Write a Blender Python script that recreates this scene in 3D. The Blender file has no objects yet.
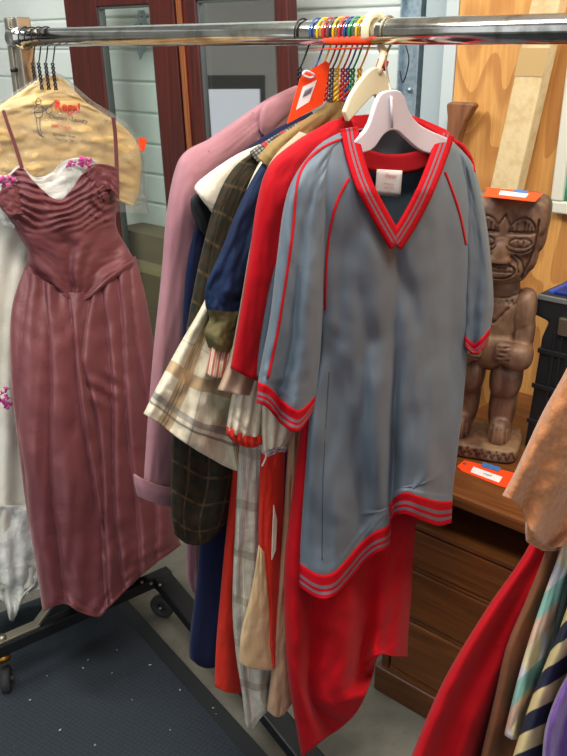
import bpy, bmesh, math, random
from mathutils import Vector, noise
from mathutils.bvhtree import BVHTree
random.seed(4)
PI = math.pi
S = bpy.context.scene
COL = S.collection
# ---------------------------------------------------------------- camera
F = 820.0; HC = 1.525; SP, CP = 0.3714, 0.9285
cam_d = bpy.data.cameras.new('camera'); cam = bpy.data.objects.new('camera', cam_d); COL.objects.link(cam)
cam_d.sensor_fit = 'HORIZONTAL'; cam_d.sensor_width = 36; cam_d.lens = 36 * F / 567
cam_d.clip_start = 0.02
cam.location = (0, 0, HC); cam.rotation_euler = (PI / 2 - math.asin(SP), 0, 0)
S.camera = cam
# ---------------------------------------------------------------- world and lights
wd = bpy.data.worlds.new('sky'); S.world = wd; wd.use_nodes = True
wn = wd.node_tree; bgn = wn.nodes['Background']
bgn.inputs[0].default_value = (0.90, 0.95, 1.0, 1); bgn.inputs[1].default_value = 0.82

def area(name, loc, target, sx, sy, power, color=(1, 1, 1)):
    l = bpy.data.lights.new(name, 'AREA'); l.shape = 'RECTANGLE'; l.size = sx; l.size_y = sy
    l.energy = power; l.color = color
    o = bpy.data.objects.new(name, l); COL.objects.link(o); o.location = loc
    d = Vector(target) - Vector(loc); o.rotation_euler = d.to_track_quat('-Z', 'Y').to_euler()
    return o
area('overhead_light', (-0.35, 0.65, 2.62), (-0.05, 1.5, 0.9), 1.3, 0.5, 34, (1, 0.97, 0.92))
area('overhead_light', (-1.3, 1.9, 2.62), (-0.9, 3.0, 1.2), 1.2, 0.4, 34, (0.97, 1, 0.98))  # added fill light, brightens the garage door at the back
area('overhead_light', (0.9, 1.1, 2.62), (0.6, 1.9, 0.8), 1.0, 0.3, 22, (1, 0.94, 0.84))
S.view_settings.view_transform = 'Standard'; S.view_settings.look = 'None'
S.view_settings.exposure = 0.22; S.view_settings.gamma = 1.0
S.view_settings.use_curve_mapping = False
try:
    S.cycles.use_denoising = True
    S.cycles.max_bounces = 6; S.cycles.transparent_max_bounces = 12
except Exception: pass

# ---------------------------------------------------------------- geometry of the view used to measure places
A = Vector((-0.5816, 1.959, 0)); RD = Vector((0.745, -0.667, 0)); BK = Vector((0.667, 0.745, 0))   # rail start, rail direction, direction to the wall
RZ = HC + 0.025                                                                                # rail height
RR = 0.0185
O = Vector((0, 0, HC))
def ray(px, py):
    x = (px - 283.5) / F; y = (378 - py) / F
    return Vector((x, CP + y * SP, -SP + y * CP))
def proj(p):
    v = p - O
    dep = v.y * CP - v.z * SP
    return 283.5 + F * v.x / dep, 378 - F * (v.y * SP + v.z * CP) / dep
class PL:                                     # a vertical plane through p running along u
    def __init__(s, p, u):
        s.p = Vector((p[0], p[1], 0)); s.u = Vector((u[0], u[1], 0)).normalized()
        s.n = Vector((s.u.y, -s.u.x, 0))
        if s.n.dot(s.p - Vector((0, 0, 0))) > 0: s.n = -s.n
    def hit(s, px, py, off=0.0):
        r = ray(px, py); k = s.n.dot(s.p + s.n * off) / s.n.dot(r)
        return O + r * k
    def shift(s, off): q = PL(s.p + s.n * off, s.u); q.n = s.n; return q
def hitz(px, py, z):
    r = ray(px, py); return O + r * ((z - HC) / r.z)
def T(t, b, z): return A + RD * t + BK * b + Vector((0, 0, z))
def wallpl(b): return PL(A + BK * b, RD)
def tb(p):
    q = Vector((p.x, p.y, 0)) - A; return q.dot(RD), q.dot(BK)
def tpx(px, py=40, b=0.0): return tb(wallpl(b).hit(px, py))[0]
def railpl(px, du=None, off=0.0):             # plane through the rail point seen at px
    t = tpx(px); p = T(t, 0, 0); u = du or tuple(BK[:2]); return PL(p, u).shift(off)

# ---------------------------------------------------------------- materials
def lin(h):
    h = h.lstrip('#'); c = [int(h[i:i + 2], 16) / 255 for i in (0, 2, 4)]
    return tuple((v / 12.92 if v <= .04045 else ((v + .055) / 1.055) ** 2.4) for v in c) + (1,)
class MB:
    def __init__(s, name, rough=0.6, metal=0.0, **kw):
        s.m = bpy.data.materials.new(name); s.m.use_nodes = True; s.nt = s.m.node_tree
        s.b = s.nt.nodes['Principled BSDF']; s.b.inputs['Roughness'].default_value = rough
        s.b.inputs['Metallic'].default_value = metal
        for k, v in kw.items(): s.b.inputs[k.replace('_', ' ')].default_value = v
        s.c = None
    def n(s, t, **kw):
        x = s.nt.nodes.new(t)
        for k, v in kw.items(): setattr(x, k, v)
        return x
    def l(s, a, b): s.nt.links.new(a, b)
    def rgb(s, c):
        x = s.n('ShaderNodeRGB'); x.outputs[0].default_value = lin(c) if isinstance(c, str) else c; return x.outputs[0]
    def coord(s, kind='Object', scale=(1, 1, 1), rot=(0, 0, 0)):
        t = s.n('ShaderNodeTexCoord'); m = s.n('ShaderNodeMapping'); m.inputs['Scale'].default_value = scale; m.inputs['Rotation'].default_value = rot
        s.l(t.outputs[kind], m.inputs[0]); return m.outputs[0]
    def noise(s, v, scale, detail=4, rough=.55, dist=0):
        x = s.n('ShaderNodeTexNoise'); s.l(v, x.inputs['Vector']); x.inputs['Scale'].default_value = scale
        x.inputs['Detail'].default_value = detail; x.inputs['Roughness'].default_value = rough; x.inputs['Distortion'].default_value = dist
        return x.outputs[0]
    def math(s, op, a, b=None, clamp=False):
        x = s.n('ShaderNodeMath', operation=op); x.use_clamp = clamp
        for i, v in enumerate((a, b)):
            if v is None: continue
            if isinstance(v, (int, float)): x.inputs[i].default_value = v
            else: s.l(v, x.inputs[i])
        return x.outputs[0]
    def mix(s, f, a, b):
        x = s.n('ShaderNodeMixRGB')
        if isinstance(f, (int, float)): x.inputs[0].default_value = f
        else: s.l(f, x.inputs[0])
        for i, v in ((1, a), (2, b)):
            if isinstance(v, str): x.inputs[i].default_value = lin(v)
            else: s.l(v, x.inputs[i])
        return x.outputs[0]
    def smooth(s, v, lo, hi):
        x = s.n('ShaderNodeMapRange', interpolation_type='SMOOTHSTEP'); s.l(v, x.inputs[0])
        x.inputs[1].default_value = lo; x.inputs[2].default_value = hi; return x.outputs[0]
    def color(s, v): s.l(v, s.b.inputs['Base Color']); return s
    def bump(s, h, strength=.2, dist=.002):
        x = s.n('ShaderNodeBump'); s.l(h, x.inputs['Height']); x.inputs['Strength'].default_value = strength; x.inputs['Distance'].default_value = dist
        s.l(x.outputs[0], s.b.inputs['Normal']); return s
def plain(name, c, rough=.5, metal=0, **kw):
    m = MB(name, rough, metal, **kw); m.b.inputs['Base Color'].default_value = lin(c); return m.m
def cloth(name, c1, c2=None, rough=.85, scale=6, weave=900, wrinkle=.25, sheen=.06, **kw):
    m = MB(name, rough, **kw)
    if rough > .7: m.b.inputs['Specular IOR Level'].default_value = .2
    try: m.b.inputs['Sheen Weight'].default_value = sheen; m.b.inputs['Sheen Roughness'].default_value = .5
    except Exception: pass
    v = m.coord()
    nz = m.noise(v, scale, 3)
    m.color(m.mix(m.smooth(nz, .35, .65), c1, c2 or c1))
    h = m.math('ADD', m.math('MULTIPLY', m.noise(v, 14, 3, .5, .6), 3.0), m.math('MULTIPLY', m.noise(v, weave, 1), .25))
    m.bump(h, wrinkle, .006); return m.m
def plaid(name, base, stripes, rough=.9, wr=.25):
    """stripes: (axis, period, start, width, colour, strength) in metres of cloth"""
    m = MB(name, rough); m.b.inputs['Specular IOR Level'].default_value = .2; uv = m.n('ShaderNodeUVMap'); sp = m.n('ShaderNodeSeparateXYZ'); m.l(uv.outputs[0], sp.inputs[0])
    v = m.coord(); wob = m.math('MULTIPLY', m.math('SUBTRACT', m.noise(v, 9, 2), .5), .02)
    c = m.mix(m.smooth(m.noise(v, 60, 2), .3, .7), base[0], base[1])
    for ax, per, st, w, colr, k in stripes:
        x = m.math('ADD', sp.outputs[ax], wob)
        x = m.math('ADD', x, 10 * per - st)
        x = m.math('MODULO', x, per)
        a = m.smooth(x, 0, .0012); b = m.smooth(x, w + .0012, w)
        c = m.mix(m.math('MULTIPLY', m.math('MULTIPLY', a, b), k), c, colr)
    m.color(c)
    m.bump(m.math('ADD', m.math('MULTIPLY', m.noise(v, 16, 3, .5, .6), 3.0), m.math('MULTIPLY', m.noise(v, 700, 1), .3)), wr, .006)
    return m.m
def wood(name, c1, c2, c3, rough=.35, gs=(30, 30, 2.2), band=5, rot=(0, 0, 0), dist=1.2, bump=.08):
    m = MB(name, rough); v = m.coord('Object', (1, 1, 1), rot)
    mp = m.n('ShaderNodeMapping'); mp.inputs['Scale'].default_value = gs; m.l(v, mp.inputs[0])
    g = m.noise(mp.outputs[0], 1.0, 6, .65, dist)
    g2 = m.noise(mp.outputs[0], .22, 2, .5, .3)
    ring = m.math('FRACT', m.math('MULTIPLY', g2, band * 4))
    ring = m.smooth(m.math('ABSOLUTE', m.math('SUBTRACT', ring, .5)), .0, .5)
    c = m.mix(m.smooth(g, .3, .7), c1, c2); c = m.mix(m.math('MULTIPLY', ring, .45), c, c3)
    m.color(c); m.bump(g, bump, .003); return m.m

M = {}
M['chrome'] = MB('chrome', .12, 1.0); 
mm = M['chrome']; mm.color(mm.mix(mm.smooth(mm.noise(mm.coord(), 30, 4), .45, .75), '#dedcd6', '#a8a49a')); M['chrome'] = mm.m
M['black_steel'] = plain('black_steel', '#17181a', .45)
M['dull_steel'] = plain('dull_steel', '#a09a88', .35, .9)
M['brass'] = plain('brass', '#a5782c', .35, .9)
M['rubber'] = plain('rubber', '#2e2e2e', .7)
M['paper_orange'] = plain('paper_orange', '#ff4a10', .55)
M['paper_white'] = plain('paper_white', '#f4ecea', .6)
M['ink'] = plain('ink', '#4a4a58', .7)
M['ink_red'] = plain('ink_red', '#d8402a', .7)
M['tape_blue'] = plain('tape_blue', '#3f74b4', .6)
M['wire_dark'] = plain('wire_dark', '#2c2c2e', .4, .6)
M['cord_white'] = plain('cord_white', '#e8cfcf', .8)

# ---------------------------------------------------------------- object helpers
def origin(o):
    v = Vector((0, 0, 0))
    while o is not None: v += o.location; o = o.parent
    return v
def meta(o, label=None, cat=None, group=None, kind=None):
    if label: o['label'] = label
    if cat: o['category'] = cat
    if group: o['group'] = group
    if kind: o['kind'] = kind
    return o
def thing(name, label, cat, loc, group=None):
    o = bpy.data.objects.new(name, None); o.empty_display_size = .05; COL.objects.link(o); o.location = loc
    return meta(o, label, cat, group)
def link(name, verts, faces, mat, parent=None, smooth=True, uvs=None, label=None, solid=0, soff=0, loc=None):
    org = origin(parent) if parent else (Vector(loc) if loc is not None else Vector((0, 0, 0)))
    me = bpy.data.meshes.new(name)
    me.from_pydata([tuple(v - org) for v in verts], [], faces); me.update()
    if uvs is not None:
        ul = me.uv_layers.new(name='UVMap')
        for lp in me.loops: ul.data[lp.index].uv = uvs[lp.vertex_index]
    if smooth: me.polygons.foreach_set('use_smooth', [True] * len(me.polygons))
    if mat: me.materials.append(mat)
    o = bpy.data.objects.new(name, me); COL.objects.link(o)
    if parent: o.parent = parent
    elif loc is not None: o.location = loc
    if solid:
        s = o.modifiers.new('thickness', 'SOLIDIFY'); s.thickness = solid; s.offset = soff
    if label: o['label'] = label
    return o
def bevel(o, w=.003, seg=2):
    b = o.modifiers.new('bevel', 'BEVEL'); b.width = w; b.segments = seg; b.limit_method = 'ANGLE'; b.angle_limit = .7
    for p in o.data.polygons: p.use_smooth = False
    return o
BOXF = [(0, 3, 2, 1), (4, 5, 6, 7), (0, 1, 5, 4), (1, 2, 6, 5), (2, 3, 7, 6), (3, 0, 4, 7)]
def hexa(name, vs, mat, parent=None, bev=.002, **k):
    o = link(name, vs, BOXF, mat, parent, smooth=False, **k)
    me = o.data; bm = bmesh.new(); bm.from_mesh(me); bmesh.ops.recalc_face_normals(bm, faces=bm.faces); bm.to_mesh(me); bm.free()
    if bev: bevel(o, bev)
    return o
def boxt(name, t0, t1, b0, b1, z0, z1, mat, parent=None, bev=.002, **k):
    vs = [T(t0, b0, z0), T(t1, b0, z0), T(t1, b1, z0), T(t0, b1, z0), T(t0, b0, z1), T(t1, b0, z1), T(t1, b1, z1), T(t0, b1, z1)]
    return hexa(name, vs, mat, parent, bev, **k)
def tube(name, pts, r, mat, parent=None, seg=8, closed=False, cap=True, rs=None, **k):
    pts = [Vector(p) for p in pts]; n = len(pts); vs = []; fs = []
    up = None
    for i, p in enumerate(pts):
        a = pts[i - 1] if (i > 0 or closed) else p; b = pts[(i + 1) % n] if (i < n - 1 or closed) else p
        d = (b - a).normalized() if (b - a).length > 1e-9 else Vector((0, 0, 1))
        if up is None: up = d.orthogonal().normalized()
        up = (up - d * up.dot(d)); up = up.normalized() if up.length > 1e-6 else d.orthogonal().normalized()
        w = d.cross(up); rr = rs[i] if rs else r
        for j in range(seg):
            an = 2 * PI * j / seg; vs.append(p + (up * math.cos(an) + w * math.sin(an)) * rr)
    for i in range(n if closed else n - 1):
        for j in range(seg):
            a = i * seg + j; b = i * seg + (j + 1) % seg; i2 = (i + 1) % n
            fs.append((a, b, i2 * seg + (j + 1) % seg, i2 * seg + j))
    if cap and not closed:
        fs.append(tuple(range(seg))[::-1]); fs.append(tuple((n - 1) * seg + j for j in range(seg)))
    return link(name, vs, fs, mat, parent, **k)
def crom(P, t):
    n = len(P) - 1
    if n == 0: return P[0]
    x = min(max(t, 0), 1) * n; i = min(int(x), n - 1); f = x - i
    p0 = P[max(i - 1, 0)]; p1 = P[i]; p2 = P[i + 1]; p3 = P[min(i + 2, n)]
    return tuple(.5 * ((2 * b) + (c - a) * f + (2 * a - 5 * b + 4 * c - d) * f * f + (3 * b - a - 3 * c + d) * f ** 3) for a, b, c, d in zip(p0, p1, p2, p3))
def curve(P, n): return [Vector(crom([tuple(p) for p in P], i / (n - 1))) for i in range(n)]

def loft(name, pl, rows, mat, parent=None, th=.03, ths=None, folds=(), disp=None, nu=44, nv=56, cut=None, power=.55, solid=.0022,
         wr=.003, seed=0, linear_rows=False, closetop=False, vr=(0, 1), band=False, offs=None, **k):
    """A cloth tube. rows: outlines across the front at successive heights, measured on plane pl; back face lies behind at depth th."""
    W = 0; vs = []; uvs = []; fs = []; pix = []
    N = 2 * nu
    ths = ths or [th] * len(rows)
    prevm = None; vlen = 0
    for j in range(nv + 1):
        v = vr[0] + (vr[1] - vr[0]) * j / nv; t = crom([(x,) for x in ths], v)[0]; oo = crom([(x,) for x in offs], v)[0] if offs else 0
        x = v * (len(rows) - 1); i0 = min(int(x), len(rows) - 2)
        def pt(s):
            if linear_rows:
                a = crom(rows[i0], s); b = crom(rows[i0 + 1], s); f = x - i0
                return a[0] * (1 - f) + b[0] * f, a[1] * (1 - f) + b[1] * f
            return crom([crom(r, s) for r in rows], v)
        L = pl.hit(*pt(0)); R = pl.hit(*pt(1)); Mi = pl.hit(*pt(.5))
        W = max(W, (R - L).length)
        if prevm is not None: vlen += (Mi - prevm).length
        prevm = Mi
        for q in range(N):
            a = PI * q / nu                        # 0..2pi ; front is 0..pi
            s = (1 - math.cos(a)) / 2; side = 1 if a <= PI else -1
            # even spacing near the middle of the cloth
            s = .5 * s + .5 * (a / PI if a <= PI else 2 - a / PI)
            px, py = pt(s)
            e = abs(math.sin(a)) ** power * side
            off = t * e
            edge = abs(math.sin(a)) ** .5
            for (kk, amp, ph, sl, v0) in folds:
                g = max(0, min(1, (v - v0) / (1 - v0 + 1e-6)))
                off += amp * g * edge * math.sin(2 * PI * (kk * s + sl * v) + ph) * (1 if side > 0 else .8)
            off += wr * edge * noise.noise(Vector((s * 4 + seed, v * 7, seed * 1.7 + side)))
            off += wr * .55 * edge * noise.noise(Vector((s * 10 + seed, v * 22, side * 3)))
            if disp and side > 0: off += disp(px, py, s, v) * min(1, edge * 1.3)
            vs.append(pl.hit(px, py, off + oo)); pix.append((px, py, side)); uvs.append((s, (v - vr[0]) / (vr[1] - vr[0]) if band else vlen))
    for j in range(nv):
        for q in range(N):
            a, b = j * N + q, j * N + (q + 1) % N; c, d = b + N, a + N
            if cut:
                if all(cut(*pix[z]) for z in (a, b, c, d)): continue
            fs.append((a, d, c, b))
    if closetop: fs.append(tuple(range(N)))
    uvs = [(u * W, vv) for u, vv in uvs]
    o = link(name, vs, fs, mat, parent, uvs=uvs, solid=solid, soff=0, **k)
    return o
def bvh(*objs):
    vs = []; fs = []
    for o in objs:
        b = len(vs); org = origin(o)
        vs += [v.co + org for v in o.data.vertices]; fs += [tuple(b + i for i in p.vertices) for p in o.data.polygons]
    return BVHTree.FromPolygons(vs, fs)
def cast(tree, pl, px, py, off):
    r = ray(px, py)
    if tree is not None:
        h = tree.ray_cast(O, r.normalized())
        if h[0] is not None: return h[0] - r.normalized() * off
    return pl.hit(px, py, off) if pl else None
def strip(name, tree, pl, path, hw, mat, parent, off=.0022, n=40, nw=5, thick=.0015, **k):
    """a sewn band that follows the cloth; uv.y runs 0..1 across it"""
    C = [crom(path, i / (n - 1)) for i in range(n)]; vs = []; uvs = []; fs = []; L = 0
    hws = hw if isinstance(hw, (list, tuple)) else [hw, hw]
    last = None; depth = None
    for i, (x, y) in enumerate(C):
        a = C[max(i - 1, 0)]; b = C[min(i + 1, n - 1)]; dx, dy = b[0] - a[0], b[1] - a[1]; m = math.hypot(dx, dy) or 1
        nx, ny = -dy / m, dx / m; w = crom([(q,) for q in hws], i / (n - 1))[0]
        for j in range(nw + 1):
            f = j / nw * 2 - 1
            p = cast(tree, pl, x + nx * w * f, y + ny * w * f, off)
            vs.append(p)
            uvs.append((L, j / nw))
        L += .004
    # smooth depth outliers
    for i in range(n):
        row = vs[i * (nw + 1):(i + 1) * (nw + 1)]
        ds = sorted((p - O).length for p in row); med = ds[len(ds) // 2]
        for j, p in enumerate(row):
            d = (p - O).length
            if abs(d - med) > .012: vs[i * (nw + 1) + j] = O + (p - O) * (med / d)
    for i in range(n - 1):
        for j in range(nw):
            a = i * (nw + 1) + j; fs.append((a, a + 1, a + nw + 2, a + nw + 1))
    return link(name, vs, fs, mat, parent, uvs=uvs, solid=thick, soff=0, **k)
def text(body, size, P, ux, uy, mat, parent, name='lettering', bold=0, shear=0, align='CENTER'):
    cu = bpy.data.curves.new(name, 'FONT'); cu.body = body; cu.size = size; cu.align_x = align; cu.align_y = 'CENTER'
    cu.offset = bold; cu.shear = shear; cu.resolution_u = 2
    ob = bpy.data.objects.new('tmp', cu); COL.objects.link(ob)
    dg = bpy.context.evaluated_depsgraph_get(); me = bpy.data.meshes.new_from_object(ob.evaluated_get(dg))
    COL.objects.unlink(ob); bpy.data.objects.remove(ob)
    ux = ux.normalized(); uy = uy.normalized()
    vs = [P + ux * v.co.x + uy * v.co.y for v in me.vertices]; fs = [tuple(p.vertices) for p in me.polygons]
    bpy.data.meshes.remove(me)
    return link(name, vs, fs, mat, parent, smooth=False)
def sheet(name, P4, mat, parent, thick=.0008, **k):
    """flat quad with real thickness; P4 counter-clockwise"""
    n = (P4[1] - P4[0]).cross(P4[3] - P4[0]).normalized() * thick
    return hexa(name, [p - n for p in P4] + [p for p in P4], mat, parent, 0, **k)

# ================================================================= SETTING
def mat_concrete():
    m = MB('concrete', .85); v = m.coord()
    c = m.mix(m.smooth(m.noise(v, 3, 5, .6), .35, .65), '#5d5b51', '#7b776a'); c = m.mix(m.math('MULTIPLY', m.smooth(m.noise(v, 40, 4, .7), .55, .75), .5), c, '#4f4e47')
    m.color(c); m.bump(m.noise(v, 120, 4), .3, .002); return m.m
M['concrete'] = mat_concrete()
fl = boxt('floor', -3.5, 4.5, -5, 1.35, -.06, 0, M['concrete'], bev=0); fl['kind'] = 'structure'
WB = 1.12                                                        # garage door plane
def mat_panel():
    m = MB('painted_steel_panel', .45); v = m.coord()
    m.color(m.mix(m.smooth(m.noise(v, 4, 4), .35, .7), '#eaf0ea', '#dfe7e0')); m.bump(m.noise(v, 260, 3), .25, .001); return m.m
M['panel'] = mat_panel()
M['white_trim'] = plain('white_trim', '#bcc6c6', .5)
M['wall_paint'] = MB('wall_paint', .8); mm = M['wall_paint']; mm.color(mm.mix(mm.noise(mm.coord(), 3), '#b9b9b4', '#a8a8a3')); M['wall_paint'] = mm.m
tl = tpx(398, 60, WB)
gd = bpy.data.objects.new('door_1', None); COL.objects.link(gd); gd.location = T(0, WB, 0); meta(gd, 'white sectional garage door with narrow horizontal ribbed panels', None, None, 'structure')
z = .03; k = 0
seamz = wallpl(WB).hit(30, 50).z
sp = .118
z0 = seamz - sp * math.floor(seamz / sp)
while z0 + k * sp < 2.6:
    a = z0 + (k - 1) * sp + .005; b = z0 + k * sp - .005
    if b > .03: boxt('panel', -2.6, tl, WB, WB + .035, max(a, .0), b, M['panel'], gd, bev=.005)
    k += 1
boxt('backing', -2.6, tl, WB + .012, WB + .04, 0, 2.6, M['panel'], gd, bev=0)
# walls, ceiling
o = boxt('wall_back', -3.5, 4.5, WB + .05, WB + .15, 0, 2.7, M['wall_paint'], bev=0); o['kind'] = 'structure'
o = boxt('ceiling', -3.5, 4.5, -2.6, WB + .15, 2.7, 2.78, plain('ceiling_paint', '#e2e2de', .8), bev=0); o['kind'] = 'structure'
# left wall with the window that the brownish glass reflects
def ymz(x0, x1, y0, y1, z0, z1, name, mat, par=None):
    vs = [Vector(p) for p in ((x0, y0, z0), (x1, y0, z0), (x1, y1, z0), (x0, y1, z0), (x0, y0, z1), (x1, y0, z1), (x1, y1, z1), (x0, y1, z1))]
    return hexa(name, vs, mat, par, 0)
wl = bpy.data.objects.new('wall_left', None); COL.objects.link(wl); wl['kind'] = 'structure'; wl.location = (-3.45, 2, 0)
def mirror(px, py):
    p = wallpl(.876).hit(px, py); d = p - O; r = d - BK * 2 * d.dot(BK); return p + r * ((-3.4 - p.x) / r.x)
WY = sorted((mirror(207, 114).y, mirror(261, 114).y)); WZ1 = mirror(235, 89).z; WZ0 = WZ1 - .75; wy0, wy1 = WY
ymz(-3.5, -3.4, -.4, wy0, 0, 2.75, 'wall_section', M['wall_paint'], wl); ymz(-3.5, -3.4, wy1, 5.3, 0, 2.75, 'wall_section', M['wall_paint'], wl)
ymz(-3.5, -3.4, wy0, wy1, 0, WZ0, 'wall_section', M['wall_paint'], wl); ymz(-3.5, -3.4, wy0, wy1, WZ1, 2.75, 'wall_section', M['wall_paint'], wl)
wf = bpy.data.objects.new('window_1', None); COL.objects.link(wf); wf['kind'] = 'structure'; wf.location = (-3.45, (wy0 + wy1) / 2, WZ0)
for a_ in ((wy0 - .03, wy0, WZ0 - .03, WZ1 + .09), (wy1, wy1 + .03, WZ0 - .03, WZ1 + .09), (wy0, wy1, WZ0 - .03, WZ0), (wy0, wy1, WZ1, WZ1 + .09)): ymz(-3.42, -3.385, *a_, 'window_frame', plain('dark_window_frame', '#4c4c4a', .6), wf)
# plywood sheet, steel track, jamb
def mat_ply():
    m = MB('plywood', .6); v = m.coord('Object', (1, 1, 1), (0, 0, -math.atan2(RD.y, RD.x)))
    mp = m.n('ShaderNodeMapping'); mp.inputs['Scale'].default_value = (5.5, 1, 1.5); m.l(v, mp.inputs[0])
    g2 = m.noise(mp.outputs[0], 1.0, 2, .45, .5)
    ring = m.math('FRACT', m.math('MULTIPLY', g2, 9)); ring = m.smooth(ring, .1, 1.0)
    mp2 = m.n('ShaderNodeMapping'); mp2.inputs['Scale'].default_value = (120, 10, 6); m.l(v, mp2.inputs[0])
    fine = m.noise(mp2.outputs[0], 1, 4, .6)
    c = m.mix(m.smooth(fine, .3, .7), '#dca45c', '#cd9049'); c = m.mix(m.math('MULTIPLY', m.smooth(ring, .45, .95), .6), c, '#a5672e')
    m.color(c); m.bump(fine, .1, .001); return m.m
M['ply'] = mat_ply()
PB = .94
tp0 = tpx(456, 60, PB)
o = boxt('wall_right', tp0, tp0 + 2.4, PB, PB + .018, 0, 2.5, M['ply'], bev=.001); o['kind'] = 'structure'; o['label'] = 'orange knotty plywood sheet lining the wall'
tj0 = tpx(425, 60, PB + .03)
o = boxt('trim_1', tj0, tp0 - .004, PB + .02, PB + .1, 0, 2.6, plain('jamb_grey_paint', '#a3b0b3', .5), bev=.002); o['kind'] = 'structure'; o['label'] = 'pale door jamb beside the plywood'
o = boxt('trim_2', tp0 - .038, tp0 - .002, PB - .004, PB + .018, 0, 2.6, M['white_trim'], bev=.002); o['kind'] = 'structure'
def mat_galv():
    m = MB('galvanised_steel', .42, .75); v = m.coord(); x = m.n('ShaderNodeTexVoronoi'); m.l(v, x.inputs[0]); x.inputs['Scale'].default_value = 70
    m.color(m.mix(x.outputs[0], '#8fa6b4', '#bccad2')); return m.m
M['galv'] = mat_galv()
tr = bpy.data.objects.new('trim_3', None); COL.objects.link(tr); tr.location = T(tl, PB, 0); meta(tr, 'galvanised steel garage door track with roller hinge', kind='structure')
t0 = tpx(399, 60, PB + .06); t1 = tpx(424, 60, PB + .06)
boxt('track_flange', t0, t1 - .012, PB + .075, PB + .079, .05, 2.5, M['galv'], tr, bev=0)
boxt('track_lip', t1 - .013, t1 - .009, PB + .045, PB + .079, .05, 2.5, M['galv'], tr, bev=0)
boxt('track_lip', t0, t0 + .004, PB + .055, PB + .079, .05, 2.5, M['galv'], tr, bev=0)
for zz in (.3, .75, 1.18, 1.42, 1.70, 1.78, 2.1):
    tube('bolt', [T((t0 + t1) / 2 - .008, PB + .066, zz), T((t0 + t1) / 2 - .008, PB + .078, zz)], .008, M['galv'], tr, seg=6)
boxt('hinge_plate', t0 + .006, t1 - .022, PB + .066, PB + .072, 1.66, 1.80, M['galv'], tr, bev=.001)
tube('roller', [T(t0 + .012, PB + .045, 1.69), T(t1 - .02, PB + .045, 1.69)], .012, M['galv'], tr, seg=12)
tube('roller_wire', curve([T(t0 + .02, PB + .05, 1.55), T(t0 + .04, PB + .05, 1.50), T(t0 + .025, PB + .05, 1.44), T(t0 + .012, PB + .05, 1.47)], 16), .0018, M['wire_dark'], tr, seg=6)

# hinge on the garage door seen through the glass
hl = wallpl(WB).hit(141, 38)
ht, hb = tb(hl)
hg = thing('door_hinge', 'silver hinge plate on the white garage door, seen through the narrow glass', 'hinge', hl)
def flat(name, pxs, pl, mat, parent, thick=.002, off=0, **k):
    """a flat plate with the outline measured on plane pl"""
    n = len(pxs); f = [pl.hit(x, y, off) for x, y in pxs]; b = [p - pl.n * thick for p in f]
    fs = [tuple(range(n)), tuple(range(2 * n - 1, n - 1, -1))] + [(i, n + i, n + (i + 1) % n, (i + 1) % n) for i in range(n)]
    o = link(name, f + b, fs, mat, parent, smooth=False, **k)
    bm = bmesh.new(); bm.from_mesh(o.data); bmesh.ops.recalc_face_normals(bm, faces=bm.faces)
    if n > 4: bmesh.ops.triangulate(bm, faces=[q for q in bm.faces if len(q.verts) > 4])
    bm.to_mesh(o.data); bm.free(); return o
flat('plate', [(138, 10), (144, 10), (146, 22), (153, 28), (146, 34), (144, 50), (140, 60), (137, 50), (137, 34), (130, 28), (137, 22)], wallpl(WB), M['galv'], hg, .003, .005)
for yy in (16, 24, 40): tube('rivet', [wallpl(WB).hit(141, yy, .004), wallpl(WB).hit(141, yy, .010)], .004, M['dull_steel'], hg, seg=8)

# ================================================================= MAHOGANY GLAZED DOORS leaning in front of the garage door
M['mahog'] = wood('mahogany', '#3f100c', '#571a10', '#260a07', .42, (40, 40, 3), 3)
M['mahog_light'] = wood('mahogany_edge', '#7d4522', '#95562c', '#56290f', .35, (40, 40, 3), 3)
def glass(name, refl, tint):
    m = MB(name); nt = m.nt; nt.nodes.remove(m.b); out = nt.nodes['Material Output']
    tr_ = m.n('ShaderNodeBsdfTransparent'); tr_.inputs[0].default_value = tint
    gl = m.n('ShaderNodeBsdfGlossy'); gl.inputs['Roughness'].default_value = .02
    fr = m.n('ShaderNodeLayerWeight'); fr.inputs[0].default_value = .5; fp_ = m.math('ADD', m.math('MULTIPLY', m.math('POWER', fr.outputs[1], 4), .6), .03)
    mx = m.n('ShaderNodeMixShader'); m.l(m.math('ADD', fp_, refl, True), mx.inputs[0]); m.l(tr_.outputs[0], mx.inputs[1]); m.l(gl.outputs[0], mx.inputs[2])
    m.l(mx.outputs[0], out.inputs[0]); return m.m
M['glass'] = glass('door_glass', .02, (.93, .97, .95, 1)); M['glass_dark'] = glass('reflective_glass', .62, (.6, .62, .62, 1))
M['zinc'] = plain('lead_came', '#6f7472', .4, .8)
DB = .86
dpl = wallpl(DB)
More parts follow.
